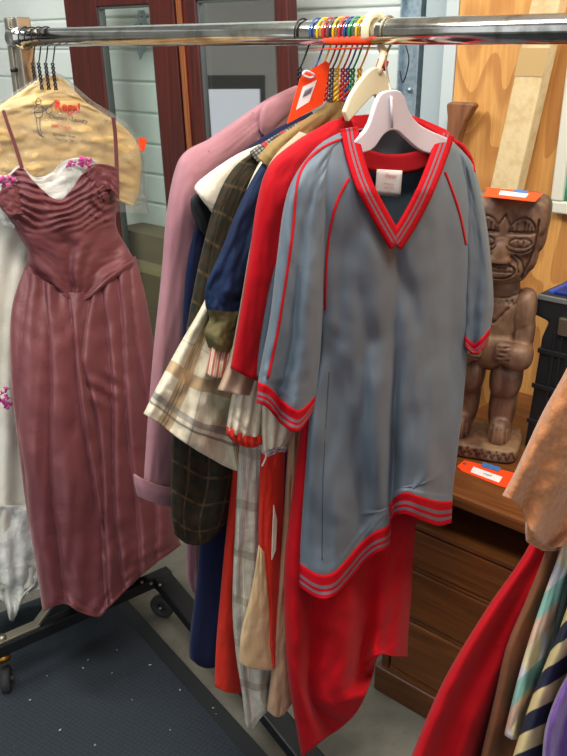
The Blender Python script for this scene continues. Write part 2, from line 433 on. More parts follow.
def door(label, xs, top_y, glassmat, deep, toplo):
    """xs: outer left, glass left, glass right, outer right seen at y=100; toplo: bottom of the top rail"""
    def P(x, y): return tb(dpl.hit(x, y)) , dpl.hit(x, y).z
    L = dpl.hit(xs[0], 100); R = dpl.hit(xs[3], 100); c = (L + R) / 2
    w = (R - L).length; Hh = 2.05
    root = thing('glazed_door', label, 'door', Vector((c.x, c.y, 0)))
    t0, t1, t2, t3 = [tb(dpl.hit(x, 100))[0] for x in xs]
    tz = dpl.hit(xs[0], toplo).z; ztop = tz + .14
    sh = .055                                   # the leaves stand a little out of plumb
    zc = dpl.hit(100, 100).z
    def bx(name, a, b, z0, z1, b0, b1, mat, par=root, bv=.004, **k):
        s0 = -(z0 - zc) * sh; s1 = -(z1 - zc) * sh
        vs = [T(a + s0, b0, z0), T(b + s0, b0, z0), T(b + s0, b1, z0), T(a + s0, b1, z0), T(a + s1, b0, z1), T(b + s1, b0, z1), T(b + s1, b1, z1), T(a + s1, b1, z1)]
        return hexa(name, vs, mat, par, bv, **k)
    bx('stile', t0, t1, .02, ztop, DB, DB + deep, M['mahog']); bx('stile', t2, t3, .02, ztop, DB, DB + deep, M['mahog'])
    bx('top_rail', t1, t2, tz, ztop, DB, DB + deep, M['mahog']); bx('bottom_rail', t1, t2, .02, .26, DB, DB + deep, M['mahog'])
    e = .008
    for a, b in ((t1, t1 + e), (t2 - e, t2)): bx('glazing_bead', a, b, .26, tz, DB + .006, DB + .03, M['zinc'], bv=.001)
    bx('glazing_bead', t1, t2, tz - e, tz, DB + .006, DB + .03, M['zinc'], bv=.001)
    bx('pane', t1, t2, .26, tz, DB + .016, DB + .020, glassmat, bv=0)
    return root, bx, (t0, t1, t2, t3, tz)
d1, bx1, v1 = door('narrow dark mahogany door with clear glass behind the maroon gown', (75, 106, 157, 181), 0, M['glass'], .04, 8)
d2, bx2, v2 = door('mahogany door with brownish reflective glass behind the pink coat', (184, 202, 278, 291), 0, M['glass_dark'], .045, 1)
bx2('edge_strip', v2[0] + .004, v2[0] + .028, .02, v2[4] + .13, DB - .008, DB - .001, M['mahog_light'], bv=.002)
# dark backing board behind the second door, pale inner sheet
bx2('back_board', v2[1], v2[2], .2, v2[4], DB + .05, DB + .056, plain('back_board_paint', '#3a3f3d', .8), bv=0)
# cardboard box seen through the glass
M['card'] = MB('cardboard', .85); mm = M['card']; mm.color(mm.mix(mm.noise(mm.coord(), 5), '#75634a', '#66553e')); M['card'] = mm.m
za = wallpl(.98).hit(150, 232).z
cb = thing('cardboard_box', 'brown taped cardboard box standing behind the glass door', 'box', T(v1[1] + .1, 1.0, .55))
boxt('carton', v1[1] - .12, v1[2] + .12, .945, 1.09, .55, za, M['card'], cb, bev=.003)
boxt('packing_tape', v1[1] - .12, v1[2] + .12, .942, .9445, za - .16, za - .11, plain('tape', '#9c8a66', .25), cb, bev=0)
boxt('carton_stand', v1[1] - .10, v1[2] + .10, .945, 1.08, 0, .55, M['card'], cb, bev=.003)

# ================================================================= FLOOR MATS
def mat_mat():
    m = MB('woven_mat', .9); v = m.coord('Object', (1, 1, 1), (0, 0, .55))
    x = m.n('ShaderNodeTexVoronoi'); x.distance = 'CHEBYCHEV'; m.l(v, x.inputs[0]); x.inputs['Scale'].default_value = 90; x.inputs['Randomness'].default_value = .15
    c = m.mix(m.smooth(x.outputs[0], .25, .5), '#2c343c', '#232a31')
    sp_ = m.smooth(m.noise(v, 90, 3, .6), .68, .78); c = m.mix(m.math('MULTIPLY', sp_, .35), c, '#8a9298')
    m.color(c); m.bump(x.outputs[0], .3, .002); return m.m
M['mat'] = mat_mat()
zm = .014
def slab(name, pxs, z1, mat, parent, z0=0.0, **k):
    tp = [hitz(x, y, z1) for x, y in pxs]; n = len(tp); bt = [Vector((p.x, p.y, z0)) for p in tp]
    fs = [tuple(range(n)), tuple(range(2 * n - 1, n - 1, -1))] + [(i, n + i, n + (i + 1) % n, (i + 1) % n) for i in range(n)]
    o = link(name, tp + bt, fs, mat, parent, smooth=False, **k)
    bm = bmesh.new(); bm.from_mesh(o.data); bmesh.ops.recalc_face_normals(bm, faces=bm.faces); bm.to_mesh(o.data); bm.free(); bevel(o, .003); return o
q0 = hitz(112, 602, zm); q1 = hitz(250, 760, zm); d = (q1 - q0).normalized(); side = Vector((d.y, -d.x, 0))
if side.x > 0: side = -side
q0 = q0 - d * .15; q1 = q0 + d * 2.2
# the left edge and hidden back edge of the mat run on out of the frame
def slabw(name, P, z1, mat, parent, z0=0.0, bev=.003, **k):
    tp = [Vector((p.x, p.y, z1)) for p in P]; n = len(tp); bt = [Vector((p.x, p.y, z0)) for p in tp]
    fs = [tuple(range(n)), tuple(range(2 * n - 1, n - 1, -1))] + [(i, n + i, n + (i + 1) % n, (i + 1) % n) for i in range(n)]
    o = link(name, tp + bt, fs, mat, parent, smooth=False, **k)
    bm = bmesh.new(); bm.from_mesh(o.data); bmesh.ops.recalc_face_normals(bm, faces=bm.faces); bm.to_mesh(o.data); bm.free(); 
    if bev: bevel(o, bev)
    return o
fm = thing('floor_mat', 'dark blue grey textured floor mat with a plain black border', 'mat', q0)
slabw('pile', [q0, q1, q1 + side * 2.4, q0 + side * 2.4], zm, M['mat'], fm)
slabw('border', [q0 - side * .045 - d * .03, q1 - side * .045, q1, q0 - d * .03], zm - .006, plain('mat_border', '#1d2023', .7), fm, label='plain black rubber border')
# flecks of lint on the mat
lint = []
for i, (x, y) in enumerate([(47, 676), (88, 660), (83, 668), (112, 673), (117, 650), (150, 665), (216, 714), (213, 708), (60, 730), (132, 700), (30, 700), (180, 690), (170, 730), (95, 745)]):
    c = hitz(x, y, zm + .001); r = .002 + .001 * (i % 3); a = i * 1.3
    p = [c + Vector((math.cos(a + w) * r * (1 if w in (0, PI) else .3), math.sin(a + w) * r * (1 if w in (0, PI) else .3), .0006)) for w in (0, PI / 2, PI, 3 * PI / 2)]
    b = len(lint); lint += p
meta(link('lint', lint, [(i * 4, i * 4 + 1, i * 4 + 2, i * 4 + 3) for i in range(len(lint) // 4)], M['paper_white'], None, smooth=False, solid=.0006), 'white flecks of lint scattered on the dark mat', 'lint', None, 'stuff')

# ================================================================= CLOTHES RACK
rk = thing('clothes_rack', 'rolling chrome clothes rack with slotted post and black base', 'clothes rack', T(0, 0, 0))
tube('rail', [T(0.012, 0, RZ), T(2.02, 0, RZ)], RR, M['chrome'], rk, seg=32, label='polished chrome hanging rail')
cf = hitz(8, 690, 0); cr = hitz(163, 616, 0)            # casters
cf.z = cr.z = 0; mid = cf * .47 + cr * .53
zb = .135
M['chrome_dull'] = plain('worn_chrome', '#a39c90', .34, .9)
def postf(top, bot, name='post'):
    n = 22; vs = []; prof = []
    w, h = .026, .018
    prof = [(-w, -h), (-w * .35, -h), (-w * .35, -h * .45), (w * .35, -h * .45), (w * .35, -h), (w, -h), (w, h), (-w, h)]
    d = (top - bot); 
    vs = [bot + RD * x + BK * y for x, y in prof] + [top + RD * x + BK * y for x, y in prof]
    m = len(prof); fs = [(i, (i + 1) % m, m + (i + 1) % m, m + i) for i in range(m)] + [tuple(range(m))[::-1], tuple(range(m, 2 * m))]
    o = link(name, vs, fs, M['chrome_dull'], rk, smooth=False, label='chrome slotted end post'); bevel(o, .003); 
    bm = bmesh.new(); bm.from_mesh(o.data); bmesh.ops.recalc_face_normals(bm, faces=bm.faces); bm.to_mesh(o.data); bm.free(); return o
ptop = T(-.012, .005, 0); ptop.z = wallpl(0).hit(20, 17).z
pbot = Vector((mid.x, mid.y, zb + .02))
p1 = postf(ptop, pbot)
tube('clamp', [T(-.022, 0, RZ), T(.022, 0, RZ)], RR + .006, M['chrome'], rk, seg=24)
q = pbot.lerp(ptop, .925); tube('height_pin', [q - BK * .03, q - BK * .016], .005, M['wire_dark'], rk, seg=8)
q = pbot.lerp(ptop, .865); hx = [q + RD * x + BK * y + Vector((0, 0, zz)) for zz in (-.02, .008) for x, y in ((-.034, -.024), (.034, -.024), (.034, .024), (-.034, .024))]
hexa('sleeve_collar', hx, M['black_steel'], rk, .003)
sh = 1.98
ptop2 = T(sh + .04, .005, ptop.z); pb2 = ptop2.copy(); pb2.z = zb + .02
postf(ptop2, pb2)
def bar(name, a, b, w, h, mat, par, bev=.002, **k):
    d = (b - a).normalized(); s = Vector((-d.y, d.x, 0)).normalized() * w / 2; u = d.cross(s).normalized() * h / 2
    vs = [a - s - u, a + s - u, a + s + u, a - s + u, b - s - u, b + s - u, b + s + u, b - s + u]
    vs = [vs[0], vs[1], vs[5], vs[4], vs[3], vs[2], vs[6], vs[7]]
    return hexa(name, vs, mat, par, bev, **k)
def caster(c, ang):
    zt = zb - .02
    cs = bpy.data.objects.new('caster', None); COL.objects.link(cs); cs.parent = rk; cs.location = Vector((c.x, c.y, 0)) - origin(rk)
    ax = Vector((math.cos(ang), math.sin(ang), 0)); r = .036
    ctr = Vector((c.x, c.y, r))
    prof = [(-.012, .010), (-.012, .030), (-.008, .036), (.008, .036), (.012, .030), (.012, .010)]
    vs = []; fs = []; n = 24; fw = Vector((-ax.y, ax.x, 0))
    for i in range(n):
        a = 2 * PI * i / n; dr = fw * math.cos(a) + Vector((0, 0, 1)) * math.sin(a)
        vs += [ctr + ax * x + dr * rr for x, rr in prof]
    m = len(prof)
    for i in range(n):
        for j in range(m): fs.append((i * m + j, i * m + (j + 1) % m, ((i + 1) % n) * m + (j + 1) % m, ((i + 1) % n) * m + j))
    link('wheel', vs, fs, M['rubber'], cs)
    tube('axle', [ctr - ax * .017, ctr + ax * .017], .005, M['dull_steel'], cs)
    for s in (-1, 1):
        bar('fork', ctr + ax * .016 * s + Vector((0, 0, -.004)), ctr + ax * .016 * s + Vector((0, 0, zt - r - .006)), .003, .022, M['black_steel'], cs, .001)
    tube('swivel', [Vector((c.x, c.y, zt - .014)), Vector((c.x, c.y, zt))], .019, M['brass'], cs, seg=16, label='brass coloured swivel plate')
caster(cf, .25); caster(cr, 1.2)
e = (cr - cf).normalized()
a = Vector((cf.x, cf.y, zb)) - e * .03; b = Vector((cr.x, cr.y, zb)) + e * .03; m1 = Vector((mid.x, mid.y, zb + .02))
bar('base_bar', a, b, .034, .034, M['black_steel'], rk, .004, label='black steel base bar between the casters')
bar('base_plate', a + Vector((0, 0, .022)), a + e * .13 + Vector((0, 0, .022)), .03, .008, M['dull_steel'], rk, .001)
tube('bolt', [a + e * .035 + Vector((0, 0, .026)), a + e * .035 + Vector((0, 0, .033))], .011, M['dull_steel'], rk, seg=12)
bar('brace', a + e * .12 + Vector((0, 0, .02)), Vector((mid.x, mid.y, zb + .16)), .024, .008, M['dull_steel'], rk, .001)
bar('brace', b - e * .12 + Vector((0, 0, .02)), Vector((mid.x, mid.y, zb + .16)), .024, .008, M['black_steel'], rk, .001)
for i in range(3): tube('bolt', [hitz(142 + i * 9, 582 + i * 1.5, zb + .02), hitz(142 + i * 9, 582 + i * 1.5, zb + .026)], .005, M['dull_steel'], rk, seg=8)
l0 = Vector((cr.x, cr.y, zb)); l1 = hitz(305, 762, zb - .03); l1.z = zb - .01; l1 = l0 + (l1 - l0) * 1.25
bar('long_base_bar', l0, l1, .055, .032, M['black_steel'], rk, .004)  # real bar made wider, the shadow beside it put into its shape
l1c = l1 - (l1 - l0).normalized() * .02; caster(Vector((l1c.x, l1c.y, 0)), .6)
e2 = Vector((BK.x, BK.y, 0)); c2 = Vector((pb2.x, pb2.y, 0))
bar('base_bar', Vector((c2.x, c2.y, zb)) - e2 * .27, Vector((c2.x, c2.y, zb)) + e2 * .27, .034, .034, M['black_steel'], rk, .004)
caster(c2 - e2 * .25, .4); caster(c2 + e2 * .25, .4)
bar('connector_bar', Vector((l1.x, l1.y, zb)), Vector((c2.x, c2.y, zb)) - e2 * .2, .03, .03, M['black_steel'], rk, .004)

# ================================================================= HANGERS
def hook_pts(t, rad=None, dirb=1, drop=.055, b0=0):
    """hook over the rail in the plane across the rail; ends below"""
    r = (rad or RR) + .0022; pts = []
    for i in range(15):
        a = PI * 1.12 - PI * 1.22 * i / 14      # from the open tip over the top and down
        pts.append(T(t + .0012 * i / 14, -dirb * r * math.cos(a) * -1 + b0, RZ + r * math.sin(a)))
    return pts
def wire_hanger(t, colr, label, group, du, lean=0, wid=.20, zdrop=.085, arms=True, twist=None):
    root = thing('wire_hanger', label, 'hanger', T(t, 0, RZ + RR), group)
    hk = hook_pts(t); end = hk[-1]; neck = T(t + lean, 0, RZ - .052); base = T(t + lean * 1.3, 0, RZ - zdrop)
    pts = hk + curve([end, end * .4 + neck * .6 + Vector((0, 0, -.003)), neck], 6)[1:]
    u = Vector((du[0], du[1], 0)).normalized()
    tube('hook', curve(pts, 46), .0015, colr, root, seg=8)
    for s in range(2):
        h = []
        for i in range(26):
            f = i / 25; a = 2 * PI * 3.2 * f + s * PI
            h.append(neck.lerp(base, f) + u * math.cos(a) * .0026 + u.cross(Vector((0, 0, 1))) * math.sin(a) * .0026)
        tube('twisted_neck', h, .0019, twist[s] if twist else colr, root, seg=6)
    if arms:
        L = base - u * wid - Vector((0, 0, wid * .42)); R = base + u * wid - Vector((0, 0, wid * .42))
        tube('frame', [base, base.lerp(L, .3) + Vector((0, 0, .004)), L, L - Vector((0, 0, .012)), (L + R) / 2 - Vector((0, 0, .014)), R - Vector((0, 0, .012)), R, base.lerp(R, .3) + Vector((0, 0, .004)), base], .0018, colr, root, seg=6)
    return root
perp = tuple(BK[:2])
VC = lambda n, c: plain(n, c, .3)
M['yel'] = VC('yellow_vinyl', '#dcb21c'); M['blu'] = VC('blue_vinyl', '#1d4a96'); M['redv'] = VC('red_vinyl', '#b8262a'); M['grn'] = VC('green_vinyl', '#1f8a4a'); M['gry'] = VC('grey_vinyl', '#4a4248')

# ================================================================= JERSEY
M['jersey'] = MB('grey_jersey_knit', .55); mm = M['jersey']; v = mm.coord()
mm.color(mm.mix(mm.smooth(mm.noise(v, 3, 2), .3, .7), '#66747f', '#5c6b77')); 
mm.bump(mm.math('ADD', mm.math('MULTIPLY', mm.noise(v, 7, 2, .5, .4), 3.0), mm.math('MULTIPLY', mm.noise(v, 900, 1), .12)), .22, .006)
mm.b.inputs['Sheen Weight'].default_value = .12; mm.b.inputs['Sheen Roughness'].default_value = .4
M['jersey'] = mm.m
M['red_knit'] = cloth('red_rib_knit', '#b80418', '#aa0414', .8, 8, 900, .15, .04)
def striped_band(name, n_lines=2):
    m = MB(name, .8); uv = m.n('ShaderNodeUVMap'); sp_ = m.n('ShaderNodeSeparateXYZ'); m.l(uv.outputs[0], sp_.inputs[0]); y = sp_.outputs[1]
    c = m.rgb('#b80418')
    for c0 in ((.42, .66) if n_lines == 2 else (.3, .5, .7)):
        a = m.smooth(m.math('ABSOLUTE', m.math('SUBTRACT', y, c0)), .075, .05); c = m.mix(a, c, '#7d6670')
    m.color(c); 
    w = m.math('SINE', m.math('MULTIPLY', sp_.outputs[0], 900)); m.bump(w, .08, .0006); m.b.inputs['Specular IOR Level'].default_value = .2; return m.m
M['band'] = striped_band('striped_rib_band')
tj = tpx(388)
JU = (.75, .66)
Pj = T(tj, 0, 0); jp = PL((Pj.x, Pj.y - .03), JU)
jr = thing('sports_jersey', 'grey v-neck sports jersey with red striped collar, cuffs and hem', 'jersey', Vector((Pj.x, Pj.y, RZ - .1)))
V = [(347, 136), (372, 212), (396, 250), (420, 205), (449, 140)]
def in_poly(x, y, P):
    c = False; n = len(P)
    for i in range(n):
        x1, y1 = P[i]; x2, y2 = P[(i + 1) % n]
        if (y1 > y) != (y2 > y) and x < (x2 - x1) * (y - y1) / (y2 - y1) + x1: c = not c
    return c
VP = [(340, 90), (351, 137), (374, 205), (396, 241), (419, 198), (444, 140), (455, 90)]
rows = [[(346, 131), (372, 128), (396, 128), (420, 130), (446, 137)],
        [(322, 146), (360, 150), (396, 152), (430, 152), (459, 150)],
        [(308, 190), (350, 196), (396, 198), (436, 194), (468, 186)],
        [(308, 250), (350, 256), (396, 258), (438, 250), (470, 238)],
        [(318, 310), (350, 320), (396, 322), (438, 312), (469, 300)],
        [(320, 350), (350, 368), (392, 376), (434, 366), (467, 350)],
        [(311, 410), (346, 432), (390, 440), (430, 420), (462, 408)],
        [(305, 480), (342, 502), (388, 502), (424, 478), (456, 460)],
        [(301, 535), (322, 545), (345, 537), (362, 524), (380, 514), (390, 506), (391, 497), (400, 488), (415, 487), (433, 489), (452, 492)],
        [(300, 562), (318, 573), (334, 571), (348, 557), (362, 541), (375, 531), (389, 523), (391, 502), (404, 492), (422, 496), (438, 500), (452, 500)],
        [(299, 586), (317, 598), (333, 597), (348, 582), (362, 565), (375, 554), (389, 546), (391, 520), (404, 514), (422, 521), (438, 526), (451, 523)]]
def jd(px, py, s, v):
    g = max(0, min(1, (py - 230) / 220)); d = 0
    d += .020 * g * math.sin((px - 300) / 150 * 2 * PI * 1.35 + 1.6)
    d += -.022 * g * math.exp(-((px - 391 - (545 - py) * .02) / 6) ** 2) + .016 * g * math.exp(-((px - 376) / 10) ** 2)
    d += .014 * math.exp(-((px - 345 + (py - 400) * .06) / 15) ** 2) * g
    d += .008 * math.sin(px / 11 + py / 70) * max(0, min(1, (py - 300) / 200))
    d += .012 * noise.noise(Vector((px / 34, py / 120, 7))) + .004 * noise.noise(Vector((px / 12, py / 40, 3))) * (.4 + g)
    d -= .010 * math.exp(-((px - 396 - (py - 250) * .25) / 9) ** 2) * math.exp(-((py - 285) / 40) ** 2)
    return d
JT = [.018, .04, .055, .05, .045, .04, .04, .04, .042, .045, .045]
body = loft('body', jp, rows, M['jersey'], jr, ths=JT, disp=jd, nu=100, nv=150,
            cut=lambda x, y, s: s > 0 and in_poly(x, y, VP), power=.5, wr=.004, seed=3)
bt = bvh(body)
loft('hem_band', jp, rows, M['band'], jr, ths=[x + .0035 for x in JT], disp=jd, nu=100, nv=8, power=.5, wr=.004, seed=3, vr=(.905, 1.002), band=True, label='red hem band with two grey stripes')
# neckline, rebuilt close to cloth: follow the surface thickness
def cloth_off(x, y):
    v = (y - 131) / (584 - 131)
    return .018 + .037 * max(0, min(1, (y - 131) / 60)) + .004
def neck(path, hw, label):
    n = 44; C = [crom(path, i / (n - 1)) for i in range(n)]; vs = []; uvs = []; fs = []; nw = 6
    for i, (x, y) in enumerate(C):
        a = C[max(i - 1, 0)]; b = C[min(i + 1, n - 1)]; dx, dy = b[0] - a[0], b[1] - a[1]; m = math.hypot(dx, dy)
        nx, ny = -dy / m, dx / m
        for j in range(nw + 1):
            f = j / nw * 2 - 1; w = hw
            X, Y = x + nx * w * f, y + ny * w * f
            off = cloth_off(X, Y) + .0015 - .0012 * abs(f) ** 2
            vs.append(jp.hit(X, Y, off)); uvs.append((i * .004, j / nw))
    for i in range(n - 1):
        for j in range(nw):
            q = i * (nw + 1) + j; fs.append((q, q + 1, q + nw + 2, q + nw + 1))
    return link('neck_band', vs, fs, NB, jr, uvs=uvs, solid=.003, soff=0, label=label)
NB = striped_band('neck_stripes', 2)
neck([(349, 128), (353, 150), (363, 182), (378, 212), (397, 245)], 8.2, 'red v-neck band with grey lines')
neck([(446, 134), (440, 152), (426, 188), (411, 218), (394, 245)], 8.2, 'red v-neck band with grey lines')
# back of the collar seen inside
inner = [jp.hit(x, y, -.012) for x, y in [(352, 150), (356, 140), (372, 138), (396, 140), (420, 142), (440, 146), (446, 152)]]
strip('back_collar', None, jp.shift(-.030), [(351, 146), (362, 157), (380, 163), (400, 164), (420, 160), (440, 148)], [9, 10, 10, 10, 9], M['red_knit'], jr, off=0, n=30)
lab = strip('care_label', None, jp.shift(-.026), [(376, 182), (401, 184)], [13, 13.5], plain('label_cloth', '#efe2dc', .8), jr, off=0, n=6, label='white sewn label with red print')
lp = jp.shift(-.0240)
U = (lp.hit(400, 184) - lp.hit(376, 182)); UY = Vector((0, 0, 1))
for (tx, sz, x, y) in (('Olympia', .0080, 391, 176), ('MADE IN U.S.A.', .0038, 389, 184), ('100% NYLON', .0038, 389, 188), ('LARGE', .0036, 389, 192)):
    text(tx, sz, lp.hit(x, y), U, UY, M['ink_red'], lab)
# sleeves
sl = jp.shift(.012)
srows = [[(347, 131), (340, 140), (330, 150), (318, 158)],
         [(320, 145), (324, 160), (326, 175), (328, 190)],
         [(296, 175), (308, 190), (320, 205), (330, 222)],
         [(285, 205), (298, 232), (314, 250), (327, 262)],
         [(278, 255), (292, 280), (309, 295), (324, 300)],
         [(271, 315), (288, 335), (306, 345), (321, 340)],
         [(263, 358), (280, 374), (299, 384), (318, 374)],
         [(259, 380), (270, 386), (284, 400), (300, 408), (317, 392)],
         [(257, 403), (268, 408), (283, 425), (299, 431), (316, 404)]]
ST = [.012, .03, .038, .04, .04, .038, .035, .033, .033]
def sd(px, py, s, v): return .012 * v * math.sin(s * 2 * PI * 1.6 + .8) - .010 * math.exp(-((s - .42) / .07) ** 2) * max(0, v - .1)
sleeve = loft('sleeve', sl, srows, M['jersey'], jr, ths=ST, disp=sd, nu=36, nv=56, power=.6, wr=.005, seed=9)
st = bvh(sleeve)
loft('cuff', sl, srows, M['band'], jr, ths=[x + .003 for x in ST], disp=sd, nu=40, nv=8, power=.6, wr=.005, seed=9, vr=(.885, 1.004), band=True, label='red cuff with two grey stripes')
strip('piping', st, sl, [(343, 138), (322, 148), (306, 163), (297, 185), (293, 230), (286, 280), (278, 330), (268, 378)], 1.0, M['red_knit'], jr, off=.003, n=60, nw=2, thick=.002)
bs = bvh(sleeve, body)
strip('piping', bs, jp, [(349, 178), (338, 200), (330, 230), (326, 270), (325, 310)], 1.0, M['red_knit'], jr, off=.003, n=40, nw=2, thick=.002)
srow2 = [[(447, 136), (452, 142), (458, 148)],
         [(455, 160), (464, 158), (473, 166)],
         [(458, 205), (472, 200), (483, 205)],
         [(462, 250), (478, 250), (490, 255)],
         [(464, 295), (479, 300), (493, 300)],
         [(464, 330), (476, 338), (491, 322)],
         [(464, 345), (474, 354), (487, 345)]]
sr = jp.shift(-.012)
sleeve2 = loft('sleeve', sr, srow2, M['jersey'], jr, ths=[.01, .03, .035, .036, .036, .032, .03], folds=((1.5, .008, .5, .1, .1),), nu=26, nv=44, power=.6, wr=.004, seed=12)
s2 = bvh(sleeve2, body)
strip('piping', s2, jp, [(445, 172), (452, 190), (460, 215), (466, 245)], 1.0, M['red_knit'], jr, off=.003, n=30, nw=2, thick=.002)
loft('cuff', sr, srow2, M['band'], jr, ths=[x + .003 for x in [.01, .03, .035, .036, .036, .032, .03]], folds=((1.5, .008, .5, .1, .1),), nu=26, nv=6, power=.6, wr=.004, seed=12, vr=(.87, 1.01), band=True, label='red cuff of the far sleeve')
strip('shoulder_trim', s2, jp, [(452, 140), (462, 146), (470, 158), (474, 172)], [2.2, 2.2, 2], M['red_knit'], jr, off=.003, n=24, nw=2, thick=.002)
strip('side_seam', bt, jp, [(329, 372), (326, 420), (323, 480), (322, 560)], .45, plain('seam_thread', '#3d4c57', .9), jr, off=.0015, n=40, nw=1, thick=.0008)

# white plastic hanger of the jersey
wh = thing('plastic_hanger', 'white plastic hanger with metal hook inside the grey jersey', 'hanger', T(tj, 0, RZ + RR))
M['white_plastic'] = plain('white_plastic', '#cfc6cc', .35)
hp = jp.shift(.012)
def flatz(name, pxs, pl, mat, parent, thick, off, seg=3, bv=.0025, **k):
    o = flat(name, pxs, pl, mat, parent, thick, off, **k); b = o.modifiers.new('bevel', 'BEVEL'); b.width = bv; b.segments = seg; b.limit_method = 'ANGLE'
    return o
def wall_strip(name, top, bot, pl, mat, parent, thick, off, n=24):
    a = [crom(top, i / (n - 1)) for i in range(n)]; b = [crom(bot, i / (n - 1)) for i in range(n)]
    vs = [pl.hit(x, y, off) for x, y in a] + [pl.hit(x, y, off) for x, y in b]
    vs += [p - pl.n * thick for p in vs[:2 * n]]; fs = []
    for i in range(n - 1):
        fs += [(i, i + 1, n + i + 1, n + i), (2 * n + i, 3 * n + i, 3 * n + i + 1, 2 * n + i + 1), (i, 2 * n + i, 2 * n + i + 1, i + 1), (n + i, n + i + 1, 3 * n + i + 1, 3 * n + i)]
    fs += [(0, n, 3 * n, 2 * n), (n - 1, 3 * n - 1, 4 * n - 1, 2 * n - 1)]
    o = link(name, vs, fs, mat, parent, smooth=False)
    bm = bmesh.new(); bm.from_mesh(o.data); bmesh.ops.recalc_face_normals(bm, faces=bm.faces); bm.to_mesh(o.data); bm.free(); bevel(o, .002, 3); return o
wall_strip('body', [(352, 143), (368, 128), (379, 98), (388, 91), (402, 92), (410, 112), (422, 126), (448, 138)],
           [(352, 155), (372, 150), (383, 136), (390, 131), (398, 131), (406, 138), (422, 151), (444, 157)], hp, M['white_plastic'], wh, .008, .02)
tube('rib', [hp.hit(391, 96, .023), hp.hit(392, 128, .023)], .002, M['white_plastic'], wh, seg=6)
hk = hook_pts(tj); tube('hook', curve(hk + [T(tj, -.004, RZ - .035), hp.hit(390, 90, .016), hp.hit(391, 112, .016)], 50), .0017, M['dull_steel'], wh, seg=8)

# ================================================================= GARMENTS BETWEEN (each hangs across the rail)
def gar(name, label, cat, tpos, zc=.15, group=None): return thing(name, label, cat, T(tpos, -.05, RZ - zc), group)
def gpl(t, du=None, b=0):
    p = T(t, b, 0); return PL((p.x, p.y), du or perp)
G = {}
# --- red jacket
tr_ = tpx(374); t = tr_
M['red_wool'] = cloth('red_wool', '#b60214', '#a80212', .8, 5, 600, .15, .04)
rj = gar('red_jacket', 'bright red long-sleeved jacket hanging just behind the grey jersey', 'jacket', t)
pr = gpl(t - .02, (.72, .70))
loft('sleeve', pr, [[(330, 122), (345, 119), (356, 130)], [(296, 142), (318, 150), (338, 165)], [(270, 165), (290, 185), (318, 205)], [(258, 200), (280, 225), (305, 245)],
                    [(250, 255), (272, 270), (294, 290)], [(241, 310), (262, 325), (285, 340)], [(231, 368), (245, 376), (258, 381), (275, 384)]], M['red_wool'], rj,
     ths=[.02, .035, .04, .04, .036, .034, .032], folds=((1.0, .006, 1, .2, .2),), nu=32, nv=50, power=.6, wr=.004, seed=21)
loft('body', jp.shift(-.105), [[(350, 116), (380, 114), (412, 116), (446, 130)], [(318, 150), (380, 150), (430, 150), (462, 158)], [(310, 240), (380, 240), (464, 230)], [(312, 330), (380, 340), (460, 330)], [(316, 430), (380, 430), (447, 410)]],
     M['red_wool'], rj, ths=[.012, .02, .022, .02, .02], nu=36, nv=40, wr=.003, seed=22)
strip('collar', None, pr.shift(.02), [(350, 116), (345, 118), (349, 125), (352, 134)], [3, 4, 4, 3], M['red_wool'], rj, off=0, n=12)
rb = gpl(t + .02, (.74, .67), .05)
wall_strip('collar', [(412, 118), (425, 124), (438, 132), (450, 140)], [(412, 124), (425, 131), (438, 140), (450, 150)], jp.shift(-.085), M['red_wool'], rj, .006, 0)
strip('sleeve_seam', bvh(rj.children[0]), pr, [(289, 170), (277, 205), (268, 250), (258, 310), (247, 370)], .4, plain('red_thread', '#9a0a18', .9), rj, off=.001, n=30, nw=1, thick=.0008)
# cream plastic hanger of the red jacket
ch = thing('plastic_hanger', 'cream plastic hanger with red size marker', 'hanger', T(t, 0, RZ + RR))
M['cream_plastic'] = plain('cream_plastic', '#dfd3ae', .35)
cp = gpl(t, (.8, .6)).shift(.02)
hk = hook_pts(t, RR + .003); tube('hook', curve(hk + [T(t + .002, .016, RZ - .02), cp.hit(384, 55), cp.hit(378, 74)], 50), .006, M['cream_plastic'], ch, seg=12)
wall_strip('body', [(345, 112), (352, 95), (362, 80), (372, 69), (380, 68), (388, 78), (393, 92), (404, 112)], [(349, 122), (356, 114), (366, 103), (373, 96), (377, 96), (381, 103), (388, 114), (402, 124)], cp, M['cream_plastic'], ch, .009, .004)
tube('size_marker', [cp.hit(383.5, 60.5), cp.hit(381, 69)], .0085, plain('marker_red', '#b81c38', .4), ch, seg=14)
# --- grey second sleeve edge peeping between red and jersey
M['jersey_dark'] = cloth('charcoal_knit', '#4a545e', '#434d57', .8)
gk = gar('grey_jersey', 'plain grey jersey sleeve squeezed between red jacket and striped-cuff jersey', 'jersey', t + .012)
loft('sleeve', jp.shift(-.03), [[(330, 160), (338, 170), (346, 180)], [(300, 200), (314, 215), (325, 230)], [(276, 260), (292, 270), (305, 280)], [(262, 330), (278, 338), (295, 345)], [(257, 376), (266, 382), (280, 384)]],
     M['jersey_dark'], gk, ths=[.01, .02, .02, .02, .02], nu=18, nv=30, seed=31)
# --- beige rib sleeve
M['beige'] = cloth('beige_knit', '#b89c84', '#a98c74', .9, 10, 500, .3)
t = tpx(366); bj = gar('beige_cardigan', 'beige knitted cardigan with a flared cuff below the red sleeve', 'cardigan', t)
pb = gpl(t - .035, (.70, .71))
loft('sleeve', pb, [[(300, 132), (318, 140), (330, 150)], [(268, 168), (285, 185), (300, 200)], [(252, 240), (268, 250), (282, 260)], [(240, 310), (256, 318), (272, 325)], [(231, 355), (246, 362), (265, 368)], [(218, 390), (236, 394), (256, 396)]],
     M['beige'], bj, ths=[.015, .025, .026, .026, .028, .03], folds=((2, .004, 0, 0, .4),), nu=26, nv=44, wr=.003, seed=41)
